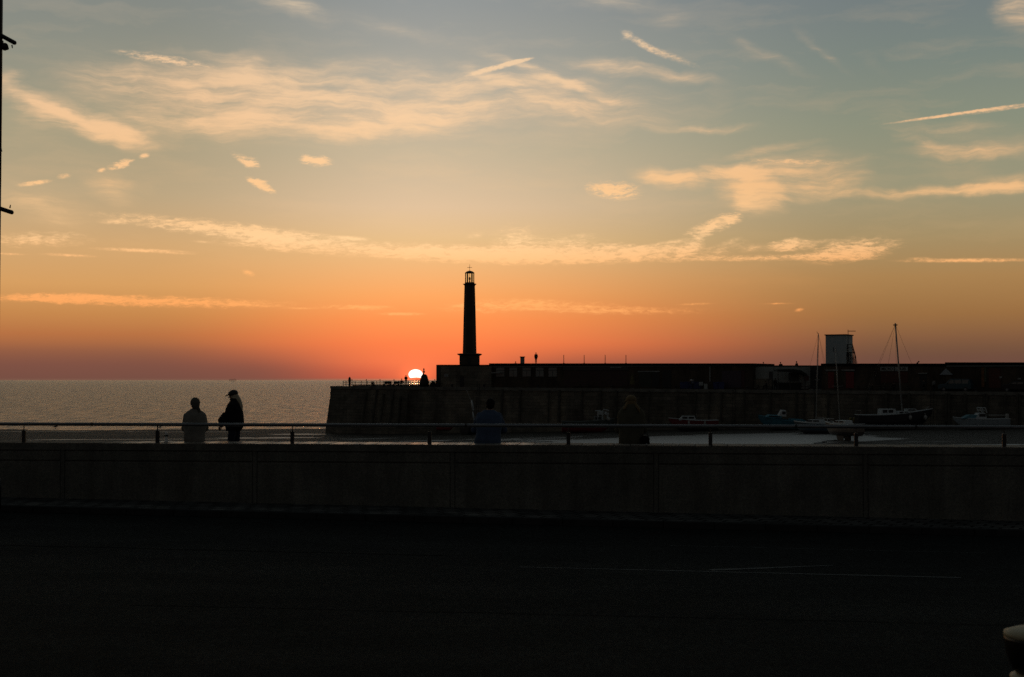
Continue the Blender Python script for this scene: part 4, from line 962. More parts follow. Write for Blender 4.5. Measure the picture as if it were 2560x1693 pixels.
def boat(name, label, px, py_base, Y, L, B, H0, H1, yaw, hm, deckm=gelcoat, pitch=0, roll=0, z=None, cat='boat'):
    p = P(px, 1000, Y); zb = bed(p.x, Y) if z is None else z
    r_ = empty(name, (p.x, Y, zb - .06), label, cat, rot=(R(roll), R(pitch), R(yaw)))
    rings, shr, dk = [], [[], []], []
    NS = 18
    for i in range(NS + 1):
        t = i / NS; b = B / 2 * (1 - max(0, (t - .42) / .58) ** 2.1) * (.80 + .20 * min(1, t / .35)) + .015
        sz = H0 + (H1 - H0) * t ** 2 - .10 * math.sin(math.pi * t); k = H1 * .8 * max(0, (t - .72) / .28) ** 2.2 + .05 * (1 - t)
        x = -L / 2 + L * t; ring = []
        for q in range(13):
            a = -1 + q / 6; c = math.cos(a * math.pi / 2); yy = b * (1 if a < 0 else -1) * (abs(a) ** .0 if False else 1)
            w = abs(a); y_ = b * (math.sin(w * math.pi / 2) ** .62) * (-1 if a < 0 else 1); z_ = k + (sz - k) * (w ** 2.0 * .55 + w ** 6 * .45)
            ring.append(Vector((x + (z_ / H1) * .16 * L * max(0, t - .8) * 1.2, y_, z_)))
        rings.append(ring); shr[0].append(ring[0]); shr[1].append(ring[-1])
    mb = MB(); n = 13; vs = [q for r in rings for q in r]
    fs = [(k * n + i, k * n + i + 1, (k + 1) * n + i + 1, (k + 1) * n + i) for k in range(NS) for i in range(n - 1)]
    fs.append(tuple(range(n))); mb.add(vs, fs); hl = mb.build('hull', hm, r_, local=True, smooth=False)
    dv = []; df = []
    for k in range(NS + 1):
        dv += [shr[0][k] * .98 + Vector((0, 0, -.07)), shr[1][k] * .98 + Vector((0, 0, -.07))]
    df = [(2 * k, 2 * k + 2, 2 * k + 3, 2 * k + 1) for k in range(NS)]
    MB().add(dv, df).build('deck', deckm, r_, local=True)
    g = MB().path(shr[0], .045, 6).path(shr[1], .045, 6).tube(shr[0][0], shr[1][0], .045, n=6); g.build('gunwale', deckm, r_, local=True)
    return r_
def cabin(r_, x0, x1, w, z0, z1, rake0=.25, rake1=.5, m=gelcoat, wins=2, name='cabin'):
    prof = [(x0, z0), (x0 + rake0 * (z1 - z0) * .6, z1), (x1 - rake1 * (z1 - z0), z1), (x1, z0)]
    c_ = MB().loft([[Vector((a, -w / 2 * (1 - .06 * (z > z0)), z)) for a, z in prof], [Vector((a, w / 2 * (1 - .06 * (z > z0)), z)) for a, z in prof]]).build(name, m, r_, local=True, bevel=.03)
    L_ = (x1 - x0 - .5 * (z1 - z0)) * .86; xs = x0 + .12 * (x1 - x0)
    for j in range(wins):
        a = xs + j * L_ / wins; b = a + L_ / wins * .8
        for sy in (-1, 1):
            zz0, zz1 = z0 + .38 * (z1 - z0), z0 + .84 * (z1 - z0)
            MB().box(((a + b) / 2, sy * (w / 2 * .965), (zz0 + zz1) / 2), (b - a, .03, zz1 - zz0)).build('window', black, c_, local=True)
    return c_
def mast(r_, base, top, r0=.07, r1=.045, spreaders=True, m=alu):
    b, t = Vector(base), Vector(top); MB().tube(b, t, r0, r1, 8).build('mast', m, r_, local=True, smooth=True)
    c = b.lerp(t, .46)
    if spreaders: MB().tube(c + Vector((0, -.8, .05)), c, .02, n=5).tube(c, c + Vector((0, .8, .05)), .02, n=5).build('spreaders', m, r_, local=True)
def stays(r_, top, ends, r=.014):
    mb = MB()
    for e in ends: mb.tube(top, e, r, n=4, caps=False)
    mb.build('rigging', darkmetal, r_, local=True)
def hang_fender(r_, x, y, z, w=.13, h=.5):
    MB().cap((x, y, z - h / 2), (x, y, z + h / 2), w, w, 10).build('fender', ropem, r_, local=True, smooth=True)
def Yb(px, off): return YS(PS(px, -off), -off)
b1 = boat('fishing_boat', 'red and grey green fishing boat with pale wheelhouse frame at its right end', 1468, 0, Yb(1468, 5), 7.6, 2.6, 1.75, 2.15, 0, twotone('green_red_hull', (0.06, 0.08, 0.07), (0.16, 0.015, 0.02), 1.05), mat('grey_green_deck', (0.14, 0.16, 0.15), .7))
w1 = cabin(b1, 1.0, 2.6, 1.5, 1.75, 2.5, .1, .3, MATS['grey_green_deck'], 1, 'foredeck_locker')
fr = MB()
for x in (1.55, 2.25, 3.0):
    for y in (-.7, .7): fr.tube((x, y, 1.9), (x + .1, y, 3.35 if x < 3 else 3.0), .06, n=6)
    fr.tube((x + .1, -.7, 3.3 if x < 3 else 3.0), (x + .1, .7, 3.3 if x < 3 else 3.0), .06, n=6)
fr.tube((1.2, 0, 3.3), (2.0, 0, 3.35), .07, n=6).tube((2.4, .0, 3.55), (3.3, 0, 3.35), .06, n=6)
fr.build('gantry', gelcoat, b1, local=True); MB().box((2.0, 0, 3.0), (.5, .9, .55)).box((2.75, 0, 2.95), (.35, .8, .45)).build('wheelhouse', gelcoat, b1, local=True, bevel=.04)
hang_fender(b1, 3.2, -.9, 2.1, .22, .1)
b2 = boat('cabin_boat', 'red hulled cabin boat with low white cabin below the purple shutter', 1735, 0, Yb(1735, 5), 6.8, 2.3, 1.65, 1.95, 180, twotone('red_hull', (0.16, 0.012, 0.018), (0.03, 0.03, 0.035), .72))
cabin(b2, -.2, 2.3, 1.5, 1.6, 2.25, .5, 1.0, wins=2); hang_fender(b2, .9, 1.18, 1.2); hang_fender(b2, -1.4, 1.12, 1.2)
MB().tube((-.3, 0, 1.6), (-.32, 0, 2.6), .02, n=5).build('pole', alu, b2, local=True)
b3 = boat('cabin_boat', 'teal blue cabin boat tilted bow up with a small white wheelhouse', 1955, 0, Yb(1955, 6), 6.4, 2.3, 1.5, 2.0, 180, twotone('teal_hull', (0.02, 0.15, 0.21), (0.02, 0.02, 0.022), .45), mat('teal_deck', (0.03, 0.18, 0.25), .5), pitch=-3, roll=-4)
cabin(b3, .3, 2.6, 1.6, 1.75, 2.1, .2, 1.6, MATS['teal_deck'], 1, 'foredeck'); cabin(b3, -.35, .75, 1.3, 2.0, 2.85, .15, .5, gelcoat, 1, 'wheelhouse')
MB().box((-1.9, 0, 1.55), (1.9, 1.8, .25)).build('cockpit', MATS['teal_deck'], b3, local=True)
b6 = boat('sailing_boat', 'large black hulled sailing boat with white cabins and a thick leaning mast', 2233, 0, Yb(2233, 6), 9.8, 3.0, 2.05, 2.85, 0, twotone('black_hull', (0.012, 0.012, 0.016), (0.03, 0.012, 0.010), .8))
cabin(b6, -1.9, .3, 1.9, 2.0, 2.85, .1, .3, wins=2); cabin(b6, .3, 2.9, 1.7, 2.0, 2.55, .0, 1.2, wins=3, name='coachroof'); cabin(b6, 1.6, 3.2, 1.4, 2.45, 2.85, .1, 1.0, wins=1, name='fore_cabin')
MT6 = ZH(808, b6.location.y) - b6.location.z
mast(b6, (1.2, 0, 2.4), (.36, 0, MT6), .115, .095); stays(b6, (.36, 0, MT6 - .15), [(-4.7, -1.0, 2.1), (-4.7, 1.0, 2.1), (4.9, 0, 2.95), (.9, -1.4, 2.2), (.9, 1.4, 2.2), (-2.2, -1.3, 2.1)])
MB().box((.36, 0, MT6 - .25), (.5, .3, .16)).build('mast_head', darkmetal, b6, local=True)
for q in (-1, 1): MB().cap((.38, 0, MT6 - .5), (.38, q * .35, MT6 - .45), .03, .03, 6).build('light', darkmetal, b6, local=True)
for x in (1.9, 4.0):
    MB().ell((x, -1.35 if x < 3 else -1.0, 1.7), (.24, .24, .32)).cap((x, -1.3 if x < 3 else -.95, 1.9), (x, -1.2 if x < 3 else -.8, 2.3), .04, .03, 6).build('fender', ropem, b6, local=True, smooth=True)
MB().path([(-4.6, -1.1, 2.0), (-4.6, -1.1, 2.6), (-4.75, 1.1, 2.6), (-4.75, 1.1, 2.0)], .02, 5).path([(3.6, -.6, 2.3), (4.8, -.05, 3.2), (3.6, .6, 2.3)], .02, 5).build('guard_rail', alu, b6, local=True)
b7 = boat('motor_boat', 'pale blue and white motor boat with raked windscreen at the far right', 2453, 0, Yb(2453, 6), 6.9, 2.3, 1.45, 1.65, 180, twotone('pale_blue_hull', (0.26, 0.32, 0.35), (0.02, 0.02, 0.03), .55))
cabin(b7, .5, 2.8, 1.5, 1.45, 1.95, .1, 2.2, mat('light_blue_cover', (0.08, 0.22, 0.28), .6), 0, 'foredeck_cover'); cabin(b7, -.5, 1.1, 1.6, 1.4, 2.2, .5, .7, gelcoat, 1, 'windscreen')
MB().path([(.1, -.7, 2.2), (.35, -.7, 2.85), (-.3, -.7, 2.85), (-.5, -.7, 2.2)], .06, 6).path([(.1, .7, 2.2), (.35, .7, 2.85), (-.3, .7, 2.85), (-.5, .7, 2.2)], .06, 6).tube((.1, -.7, 2.85), (.1, .7, 2.85), .06, n=6).box((.0, 0, 2.55), (.55, 1.2, .1)).build('hardtop_frame', gelcoat, b7, local=True)
MB().box((-3.35, 0, 1.7), (.4, .5, .75), taper=.8).build('outboard_motor', ropem, b7, local=True, bevel=.05)
MB().path([(-.6, -1.0, 1.9), (-3.0, -.95, 1.9), (-3.0, .95, 1.9), (-.6, 1.0, 1.9)], .03, 5).build('guard_rail', alu, b7, local=True)
p4 = bedhit(2042, 1084)
b4 = boat('sailing_boat', 'blue hulled sailing yacht with white deck and the tall mast left of the tower', 2040, 0, p4.y, 5.9, 2.0, 1.45, 1.62, 142, twotone('blue_hull', (0.02, 0.06, 0.09), (0.012, 0.014, 0.02), .5))
cabin(b4, -1.0, 1.5, 1.25, 1.42, 1.85, .3, 1.6, wins=2)
pm0, pm1 = P(2040, 1049, p4.y), P(2046, 834, p4.y); ib = Matrix.Rotation(R(-142), 3, 'Z'); bl4 = Vector(b4.location)
mast(b4, ib @ (pm0 - bl4), ib @ (pm1 - bl4), .075, .055); tp = ib @ (pm1 - bl4); stays(b4, tp, [(-2.9, -.6, 1.4), (-2.9, .6, 1.4), (2.9, 0, 1.7), (0, -.9, 1.5), (0, .9, 1.5)], .010)
MB().path([tp, tp + Vector((.1, .1, .05)), tp + Vector((.3, -.2, .25))], .03, 5).build('wind_indicator', darkmetal, b4, local=True)
MB().tube((-.2, 0, 2.05), (-2.5, 0, 2.0), .05, n=6).build('boom', alu, b4, local=True)
p5 = bedhit(2107, 1101); z5 = bed(p5.x, p5.y)
b5 = boat('sailing_boat', 'cream bilge keel yacht propped on two keels seen nearly end on with red stern mark', 2106, 0, p5.y, 5.6, 2.1, 1.45, 1.6, 118, twotone('cream_hull', (0.14, 0.12, 0.10), (0.03, 0.024, 0.02), .55), z=z5 + .56)
cabin(b5, -1.1, 1.2, 1.2, 1.42, 1.82, .3, 1.4, wins=2)
for q in (-1, 1): MB().loft([[Vector((x, q * (.42 + .10 * (z < .2)) , z)) for x, z in ((-.9, .35), (-.7, -.52), (.2, -.52), (.6, .35))], [Vector((x, q * (.50 + .14 * (z < .2)), z)) for x, z in ((-.9, .35), (-.7, -.52), (.2, -.52), (.6, .35))]]).build('bilge_keel', black, b5, local=True)
MB().box((-2.75, 0, .45), (.06, .05, .9)).build('rudder', ropem, b5, local=True)
MB().box((-2.84, -.45, 1.25), (.05, .8, .22)).build('red_panel', reddoor, b5, local=True)
ib5 = Matrix.Rotation(R(-118), 3, 'Z'); bl5 = Vector(b5.location)
t0_, t1_ = ib5 @ (P(2099, 1050, p5.y) - bl5), ib5 @ (P(2088.5, 868, p5.y) - bl5); mast(b5, t0_, t1_, .06, .045); stays(b5, t1_, [(-2.7, -.5, 1.4), (-2.7, .5, 1.4), (2.7, 0, 1.6)], .008)
MB().path([(2.0, -.5, 1.55), (2.7, 0, 1.95), (2.0, .5, 1.55)], .025, 5).build('guard_rail', alu, b5, local=True)
# small red dinghy and a boat with a leaning pale mast by the lighthouse wall
b9 = boat('dinghy', 'small red dinghy lying by the wall left of the leaning mast', 1112, 0, Yb(1112, 6), 2.6, 1.2, .7, .85, 0, twotone('bright_red_hull', (0.20, 0.02, 0.02), (0.06, 0.01, 0.01), .2), mat('dinghy_inside', (0.08, 0.02, 0.02), .7), z=bed(-10, 232) + .65)
b8 = boat('sailing_boat', 'small dark boat with a pale leaning mast and furled sail below the lighthouse', 1183, 0, Yb(1183, 5), 5.4, 2.0, 1.3, 1.5, 60, twotone('dark_grey_hull', (0.03, 0.03, 0.03), (0.015, 0.015, 0.015), .5))
Y8 = b8.location.y; ib8 = Matrix.Rotation(R(-60), 3, 'Z'); bl8 = Vector(b8.location); f8 = lambda x, y: ib8 @ (P(x, y, Y8) - bl8)
MB().tube(f8(1166, 975), f8(1182, 1012), .05, n=6).build('mast', alu, b8, local=True)
MB().cap(f8(1179, 1002), f8(1183, 1024), .13, .2, 8).cap(f8(1182, 1030), f8(1185, 1048), .07, .2, 8).build('furled_sail', gelcoat, b8, local=True, smooth=True)
cabin(b8, -1.0, 1.2, 1.2, 1.25, 1.7, .3, 1.0, mat('grey_cabin', (0.12, 0.12, 0.11), .6), 1)
# yellow buoys beside the black boat
for j, (px, lab) in enumerate(((2126, 'dull yellow mooring buoy left of its twin by the black hull'), (2136, 'dull yellow mooring buoy touching the stern of the black hull'))):
    Y = Yb(px, 7); p = P(px, 1000, Y); z = ZH(1058, Y); r_ = empty('buoy', (p.x, Y, bed(p.x, Y)), lab, 'buoy', 'yellow buoys'); zz = ZH(1050, Y) - r_.location.z
    MB().ell((0, 0, zz), (.24, .24, .38)).build('float', mat('dull_yellow_plastic', (0.16, 0.13, 0.03), .6), r_, local=True, smooth=True); MB().tube((0, 0, 0), (0, 0, zz), .06, n=6).build('pole', darkmetal, r_, local=True)
# mooring chains on the mud
for j, (x0, x1, y0, y1) in enumerate(((2086, 2045, 1101, 1109), (2150, 2172, 1078, 1088))):
    a, b_ = bedhit(x0, y0), bedhit(x1, y1); pts = []
    for q in range(9):
        c = a.lerp(b_, q / 8); c.x += .5 * math.sin(q * 1.3); pts.append(Vector((c.x, c.y, bed(c.x, c.y) + .04)))
    tag(MB().path(pts, .05, 5).build('mooring_chain', black), ['mooring chain trailing from the cream yacht across the mud', 'mooring chain curving over mud below the black boat'][j], 'chain')
# distant ships
shipm, NS_, bS_ = newmat('haze_faded_ship_paint')
bS_.inputs['Base Color'].default_value = (.10, .06, .05, 1); bS_.inputs['Roughness'].default_value = 1; bS_.inputs['Alpha'].default_value = .17  # low alpha imitates sea haze fading the ships
for j, (px, w, lab) in enumerate(((582, 17, 'faint cargo ship far off on the horizon above the seated pair'), (1046, 16, 'tiny ship crossing the lower edge of the setting sun'))):
    Y = 9000; p = P(px, 950, Y); u_ = MPP(Y); r_ = empty('ship', (p.x, Y, SEA), lab, 'ship'); up = 9.4 + 1.8 * u_
    MB().loft([[Vector((x * u_, y, z)) for x, z in ((-w / 2, 0), (-w / 2, up), (w / 2, up), (w / 2 - 1, 0))] for y in (-8, 8)]).build('hull', shipm, r_, local=True)
    MB().box((w * .3 * u_, 0, up + .7 * u_), (w * .18 * u_, 10, 1.5 * u_)).build('bridge', shipm, r_, local=True)
    MB().box((-w * .12 * u_, 0, up + .35 * u_), (w * .5 * u_, 10, .7 * u_)).build('cargo', shipm, r_, local=True)
# gulls on the sand
gm = mat('grey_gull_feathers', (0.10, 0.10, 0.10), .8, bump=0)
def gull(px, py, label, k=1.0):
    p = bedhit(px, py); r_ = empty('gull', p, label, 'bird', None, (0, 0, R(random.uniform(-30, 30))))
    MB().ell((0, 0, .26 * k), (.26 * k, .1 * k, .11 * k), Matrix.Rotation(R(-12), 3, 'Y')).cap((.18 * k, 0, .32 * k), (.24 * k, 0, .42 * k), .055 * k, .055 * k, 8).cap((.27 * k, 0, .43 * k), (.36 * k, 0, .41 * k), .02 * k, .01 * k, 6).cap((-.2 * k, 0, .24 * k), (-.42 * k, 0, .2 * k), .06 * k, .015 * k, 6).cap((.02, .05, 0), (.02, .04, .18 * k), .014, .014, 5).cap((.02, -.05, 0), (.02, -.04, .18 * k), .014, .014, 5).build('body', gm, r_, local=True, smooth=True)
gull(49, 1069.5, 'dark gull on the wet sand near the first railing post'); gull(139, 1071.5, 'taller dark gull standing alone in the shallow water', 1.5); gull(400, 1071, 'dark gull just right of the second railing post')
gull(1636, 1070, 'small gull on the sand right of the hooded person')

# ------------------------------------------------------------------ people
skin = mat('skin', (0.22, 0.13, 0.09), .6, vary=.1, scale=8, bump=0)
def cloth(name, col, rough=.9): return mat(name, col, rough, vary=.25, scale=6, bump=.4, bdist=.01, spec=.15)
def hand(mb, w, d, palm_n, side):
    """palm from wrist w along d; fingers curl towards palm_n; side is the thumb direction"""
    d = d.normalized(); s = (side - d * side.dot(d)).normalized(); n_ = d.cross(s); n_ = n_ if n_.dot(palm_n) > 0 else -n_
    for k in range(4): mb.cap(w + s * (.012 * (k - 1.5)) , w + d * .085 + s * (.020 * (k - 1.5)), .016, .013, 8)
    for k, L in enumerate((.068, .078, .074, .056)):
        off = s * (.020 * (1.5 - k)); a = w + d * .085 + off; b = a + (d * .9 + n_ * .35).normalized() * L * .5; c = b + (d * .55 + n_ * .8).normalized() * L * .5
        mb.cap(a, b, .0095, .009, 8); mb.cap(b, c, .009, .0075, 8)
    a = w + d * .025 + s * .03; b = a + (d * .6 + s * .8).normalized() * .04; mb.cap(a, b, .013, .011, 8); mb.cap(b, b + (d * .9 + n_ * .3).normalized() * .03, .011, .009, 8)
def torso_rings(pel, chest, neck, lat, k=1.0, hipw=.165, waistw=.14, chestw=.175, shw=.19, depth=.115):
    prof = [(0.0, hipw, .12), (.14, hipw * 1.0, .125), (.36, waistw, .105), (.62, chestw, depth), (.80, shw, depth * .95), (.92, shw * .72, .075), (1.0, .06, .06)]
    rings = []
    for t, w, dd in prof:
        c = pel.lerp(chest, t / .62) if t < .62 else chest.lerp(neck, (t - .62) / .38)
        ax = (chest - pel).normalized() if t < .62 else (neck - chest).normalized(); fw = ax.cross(lat).normalized()
        rings.append([c + lat * (w * k * math.copysign(abs(math.cos(a)) ** .85, math.cos(a))) + fw * (dd * k * math.sin(a)) for a in [2 * math.pi * q / 20 for q in range(20)]])
    return rings
def person(label, loc, rz, J, top, trousers, hairm, hairstyle='short', vox=.012, scale=1.0, group=None, coat=0.0, loose=.022, extra=None, toplen=0.0, shoe=black, bulk=1.0, folds=False):
    """J: joints in metres, local frame facing +Y, origin at the base"""
    V = {k: Vector(v) * scale for k, v in J.items()}
    r_ = empty('person', loc, label, 'person', group, (0, 0, rz)); lat = (V['shR'] - V['shL']); lat.z *= .5; lat.normalize()
    up = (V['head'] - V['neck']).normalized(); fc = V.get('face', Vector((0, 1, 0))); fc = (fc - up * fc.dot(up)).normalized(); rt = fc.cross(up).normalized()
    HM = Matrix((rt, fc, up)).transposed(); H = V['head']; sc = scale
    b = MB(); b.loft(torso_rings(V['pel'], V['chest'], V['neck'], lat, sc * bulk))
    b.cap(V['neck'] - up * .05 * sc, H - up * .05 * sc, .058 * sc, .052 * sc)
    for q in 'LR': b.cap(V['neck'] - up * .06 * sc, V['sh' + q], .050 * sc, .045 * sc)
    b.ell(H + up * .02 * sc, (.074 * sc, .092 * sc, .105 * sc), HM).ell(H - up * .05 * sc + fc * .018 * sc, (.056 * sc, .066 * sc, .062 * sc), HM)
    hp = lambda x, y, z: H + rt * x * sc + fc * y * sc + up * z * sc
    b.cap(hp(0, .085, .012), hp(0, .113, -.022), .009 * sc, .014 * sc, 8).ell(hp(0, .090, -.052), (.022 * sc, .012 * sc, .006 * sc), HM).ell(hp(0, .088, -.064), (.020 * sc, .012 * sc, .007 * sc), HM).ell(hp(0, .078, -.092), (.024 * sc, .018 * sc, .016 * sc), HM)
    b.ell(hp(0, .084, .035), (.05 * sc, .012 * sc, .010 * sc), HM)
    for q in (-1, 1): b.ell(hp(q * .076, -.005, -.008), (.010 * sc, .018 * sc, .030 * sc), HM)
    for q in 'LR':
        sh, el, wr, hi, kn, an_ = (V[x + q] for x in ('sh', 'el', 'wr', 'hip', 'kn', 'an'))
        b.cap(sh, el, .052 * sc, .041 * sc); b.cap(el, wr, .041 * sc, .027 * sc); d = (wr - el).normalized()
        hd = V.get('hd' + q, d); hand(b, wr, hd, Vector((0, 0, -1)) if abs(hd.z) < .7 else -lat * (1 if q == 'R' else -1), lat * (-1 if q == 'R' else 1) if abs(hd.z) < .7 else fc)
        b.cap(hi, kn, .085 * sc, .056 * sc, 12); b.cap(kn, an_, .056 * sc, .036 * sc, 12)
        ft = V.get('ft' + q, an_ + fc * .14 * sc - Vector((0, 0, .04))); b.cap(an_ - Vector((0, 0, .03)), ft, .038 * sc, .028 * sc)
    b.build('body', skin, r_, local=True, remesh=min(vox, .009) if vox < .02 else vox, smooth_it=1)
    # eyes
    # clothing
    e = loose * sc; pr = torso_rings(V['pel'], V['chest'], V['neck'] - up * .03 * sc, lat, sc * bulk, hipw=.165 + e * .8, waistw=.145 + e + coat * .3, chestw=.178 + e, shw=.188 + e * .6, depth=.118 + e)
    t_ = MB(); t_.loft(pr)
    if toplen: # longer hem
        ax = (V['pel'] - V['chest']).normalized(); c0 = [p + ax * toplen + (p - V['pel']) * coat for p in pr[0]]; t_.loft([c0, pr[0]])
    for q in 'LR':
        t_.cap(V['neck'] - up * .055 * sc, V['sh' + q] - Vector((0, 0, .0)), (.050 + e * .5) * sc, (.046 + e * .4) * sc, 12); t_.cap(V['chest'].lerp(V['neck'], .45), V['sh' + q] - Vector((0, 0, .05)), .09 * sc, .055 * sc, 12)
        t_.cap(V['sh' + q], V['el' + q], (.050 + e * .6) * sc, (.052 + e * .6) * sc, 12); t_.cap(V['el' + q], V['wr' + q].lerp(V['el' + q], .12), (.052 + e * .6) * sc, (.036 + e * .4) * sc, 12)
    if folds:
        for q in range(6):
            z = .02 + q * .028; c = V['pel'].lerp(V['chest'], z / .42)
            for a in range(20):
                a0, a1 = 2 * math.pi * a / 20, 2 * math.pi * (a + 1) / 20
                t_.cap(c + lat * (.172 * math.cos(a0)) + Vector((0, .128 * math.sin(a0), 0)), c + lat * (.172 * math.cos(a1)) + Vector((0, .128 * math.sin(a1), 0)), .011, .011, 5)
    if extra: extra(t_, V, hp)
    t_.build('top', top, r_, local=True, remesh=vox, smooth_it=2)
    tr = MB(); tr.loft(torso_rings(V['pel'] - Vector((0, 0, .02)), V['pel'].lerp(V['chest'], .35), V['pel'].lerp(V['chest'], .4), lat, sc * bulk, .172, .16, .155, .15, .12)[:5])
    for q in 'LR': tr.cap(V['hip' + q], V['kn' + q], .098 * sc, .070 * sc, 12); tr.cap(V['kn' + q], V['an' + q].lerp(V['kn' + q], .08), .070 * sc, .055 * sc, 12)
    tr.build('trousers', trousers, r_, local=True, remesh=vox, smooth_it=1)
    for q in 'LR':
        an_ = V['an' + q]; ft = V.get('ft' + q, an_ + fc * .14 * sc - Vector((0, 0, .04))); d = (ft - an_); d.z = 0
        MB().cap(an_ - Vector((0, 0, .035)), ft, .046 * sc, .036 * sc, 10).build('shoe', shoe, r_, local=True, smooth=True)
    # hair / headwear
    h = MB()
    if hairstyle in ('short', 'cropped'):
        h.ell(hp(0, -.012, .030), (.092 * sc, .106 * sc, .102 * sc), HM).ell(hp(0, -.035, -.02), (.082 * sc, .074 * sc, .085 * sc), HM)
        h.build('hair', hairm, r_, local=True, remesh=vox, smooth_it=1)
    elif hairstyle == 'ponytail_low':
        h.ell(hp(0, -.014, .030), (.100 * sc, .112 * sc, .106 * sc), HM).ell(hp(0, -.04, -.03), (.088 * sc, .076 * sc, .09 * sc), HM)
        h.cap(hp(.045, -.075, -.07), hp(.065, -.085, -.13), .026, .034).cap(hp(.065, -.085, -.13), hp(.055, -.09, -.21), .034, .012)
        h.build('hair', hairm, r_, local=True, remesh=.011, smooth_it=1)
        g = MB().path([hp(-.084, .09, .01), hp(-.086, -.01, .012)], .006, 6).path([hp(.084, .09, .01), hp(.086, -.01, .012)], .006, 6).box(hp(-.060, .085, .005), (.03, .010, .030)).box(hp(.060, .085, .005), (.03, .010, .030)); g.build('glasses', black, r_, local=True)
    elif hairstyle == 'cap_long':
        h.ell(hp(0, -.02, .01), (.078, .090, .085), HM).cap(hp(0, -.065, -.03), hp(0, -.095, -.12), .060, .062, 12).cap(hp(0, -.095, -.12), hp(0, -.125, -.25), .062, .050, 12).cap(hp(0, -.125, -.25), hp(0, -.14, -.35), .050, .014, 12)
        for q in (-1, 1): h.cap(hp(q * .06, .0, -.02), hp(q * .05, -.06, -.12), .028, .03, 8)
        h.build('hair', hairm, r_, local=True, remesh=.011, smooth_it=1)
        c = MB().ell(hp(0, -.008, .052), (.093, .112, .082), HM)
        c.loft([[hp(x, y, z) for x, y, z in q] for q in ([(-.072, .07, .052), (.072, .07, .052), (.072, .07, .038), (-.072, .07, .038)], [(-.066, .135, .052), (.066, .135, .052), (.066, .135, .040), (-.066, .135, .040)], [(-.035, .188, .034), (.035, .188, .034), (.035, .188, .024), (-.035, .188, .024)])])
        c.build('cap', black, r_, local=True, remesh=.009, smooth_it=1)
    elif hairstyle == 'hooded':
        h.ell(hp(0, -.02, -.02), (.085, .085, .09), HM).cap(hp(-.07, -.06, -.05), hp(-.13, -.12, -.17), .036, .026).cap(hp(.07, -.06, -.05), hp(.14, -.13, -.18), .036, .028).cap(hp(.14, -.13, -.18), hp(.17, -.14, -.26), .026, .010)
        h.build('hair', hairm, r_, local=True, remesh=.012, smooth_it=1)
        c = MB().ell(hp(0, -.01, .045), (.105, .118, .088), HM).ell(hp(-.075, .03, .015), (.06, .07, .02), HM).ell(hp(.03, .06, .01), (.08, .09, .018), HM); c.build('hat', cloth('tan_hat', (0.20, 0.15, 0.085)), r_, local=True, remesh=.011, smooth_it=1)
    return r_
def sit(lean=.06, head_f=.0, wide=0.0, hz=.80, arm=(.30, .05, .16), wr=(.20, .28, .10)):
    J = dict(pel=(0, 0, .10), chest=(0, lean, .40), neck=(0, lean * 1.35, .59), head=(0, lean * 1.6 + head_f, hz - .04), shL=(-.185 - wide, lean * 1.3, .52), shR=(.185 + wide, lean * 1.3, .52), hipL=(-.10, .02, .09), hipR=(.10, .02, .09),
             knL=(-.12, .46, .10), knR=(.12, .46, .10), anL=(-.12, .48, -.36), anR=(.12, .48, -.36))
    J['elL'] = (-arm[0], lean + arm[1], arm[2] + .08); J['elR'] = (arm[0], lean + arm[1], arm[2] + .08); J['wrL'] = (-wr[0], wr[1], wr[2] + .05); J['wrR'] = (wr[0], wr[1], wr[2] + .05)
    return J
def stand(step=.04, arms=((-.25, .02, 1.10), (-.24, .08, .86)), armsR=((.25, .02, 1.10), (.24, .08, .86))):
    return dict(pel=(0, 0, .93), chest=(0, -.01, 1.24), neck=(0, 0, 1.46), head=(0, .02, 1.60), shL=(-.18, 0, 1.40), shR=(.18, 0, 1.40), hipL=(-.09, 0, .90), hipR=(.09, 0, .90), knL=(-.10, .02 + step, .50), knR=(.10, .02 - step, .50), anL=(-.11, step, .09), anR=(.11, -step, .09), elL=arms[0], wrL=arms[1], elR=armsR[0], wrR=armsR[1])
# seated on the wall, backs to the road; wall yaw
WY = math.atan2(WU.y, WU.x)
jumper = cloth('taupe_jumper', (0.20, 0.19, 0.165)); greyhair = cloth('ash_hair', (0.12, 0.115, 0.095)); jeans = cloth('dark_jeans', (0.02, 0.024, 0.045)); darkhair = cloth('dark_hair', (0.010, 0.007, 0.007))
def SW(px, v=.74): return W(WS(px, v), v, WT + .002)
sp = SW(487)
J1 = sit(.03, 0, -.012, .80, (.218, .06, .18), (.12, .25, .12)); J1['face'] = (-.28, 1, 0)
def gown(prof, dk=.72, cy=0.0):
    def f(t_, V, hp):
        t_.loft([[Vector((cx + w * math.cos(a), cy + y + w * d * math.sin(a), z)) for a in [2 * math.pi * q / 24 for q in range(24)]] for z, w, d, cx, y in prof])
    return f
person('person sitting on the wall in a pale taupe jumper with a low ponytail', sp, R(10), J1, jumper, jeans, greyhair, 'ponytail_low', folds=True, loose=.012, scale=1.0,
       extra=gown(((-.02, .19, .8, -.01, 0), (.05, .208, .75, -.012, 0), (.2, .212, .68, 0, .01), (.36, .238, .6, 0, .02), (.48, .240, .55, 0, .03), (.55, .222, .5, 0, .035), (.60, .17, .5, 0, .04), (.635, .115, .7, 0, .04), (.67, .075, .9, 0, .04))))
sp = SW(1223)
J3 = sit(.10, .04, .0, .755, (.29, .10, .16), (.16, .36, .12)); J3['head'] = (.02, .20, .72); J3['neck'] = (0, .15, .58)
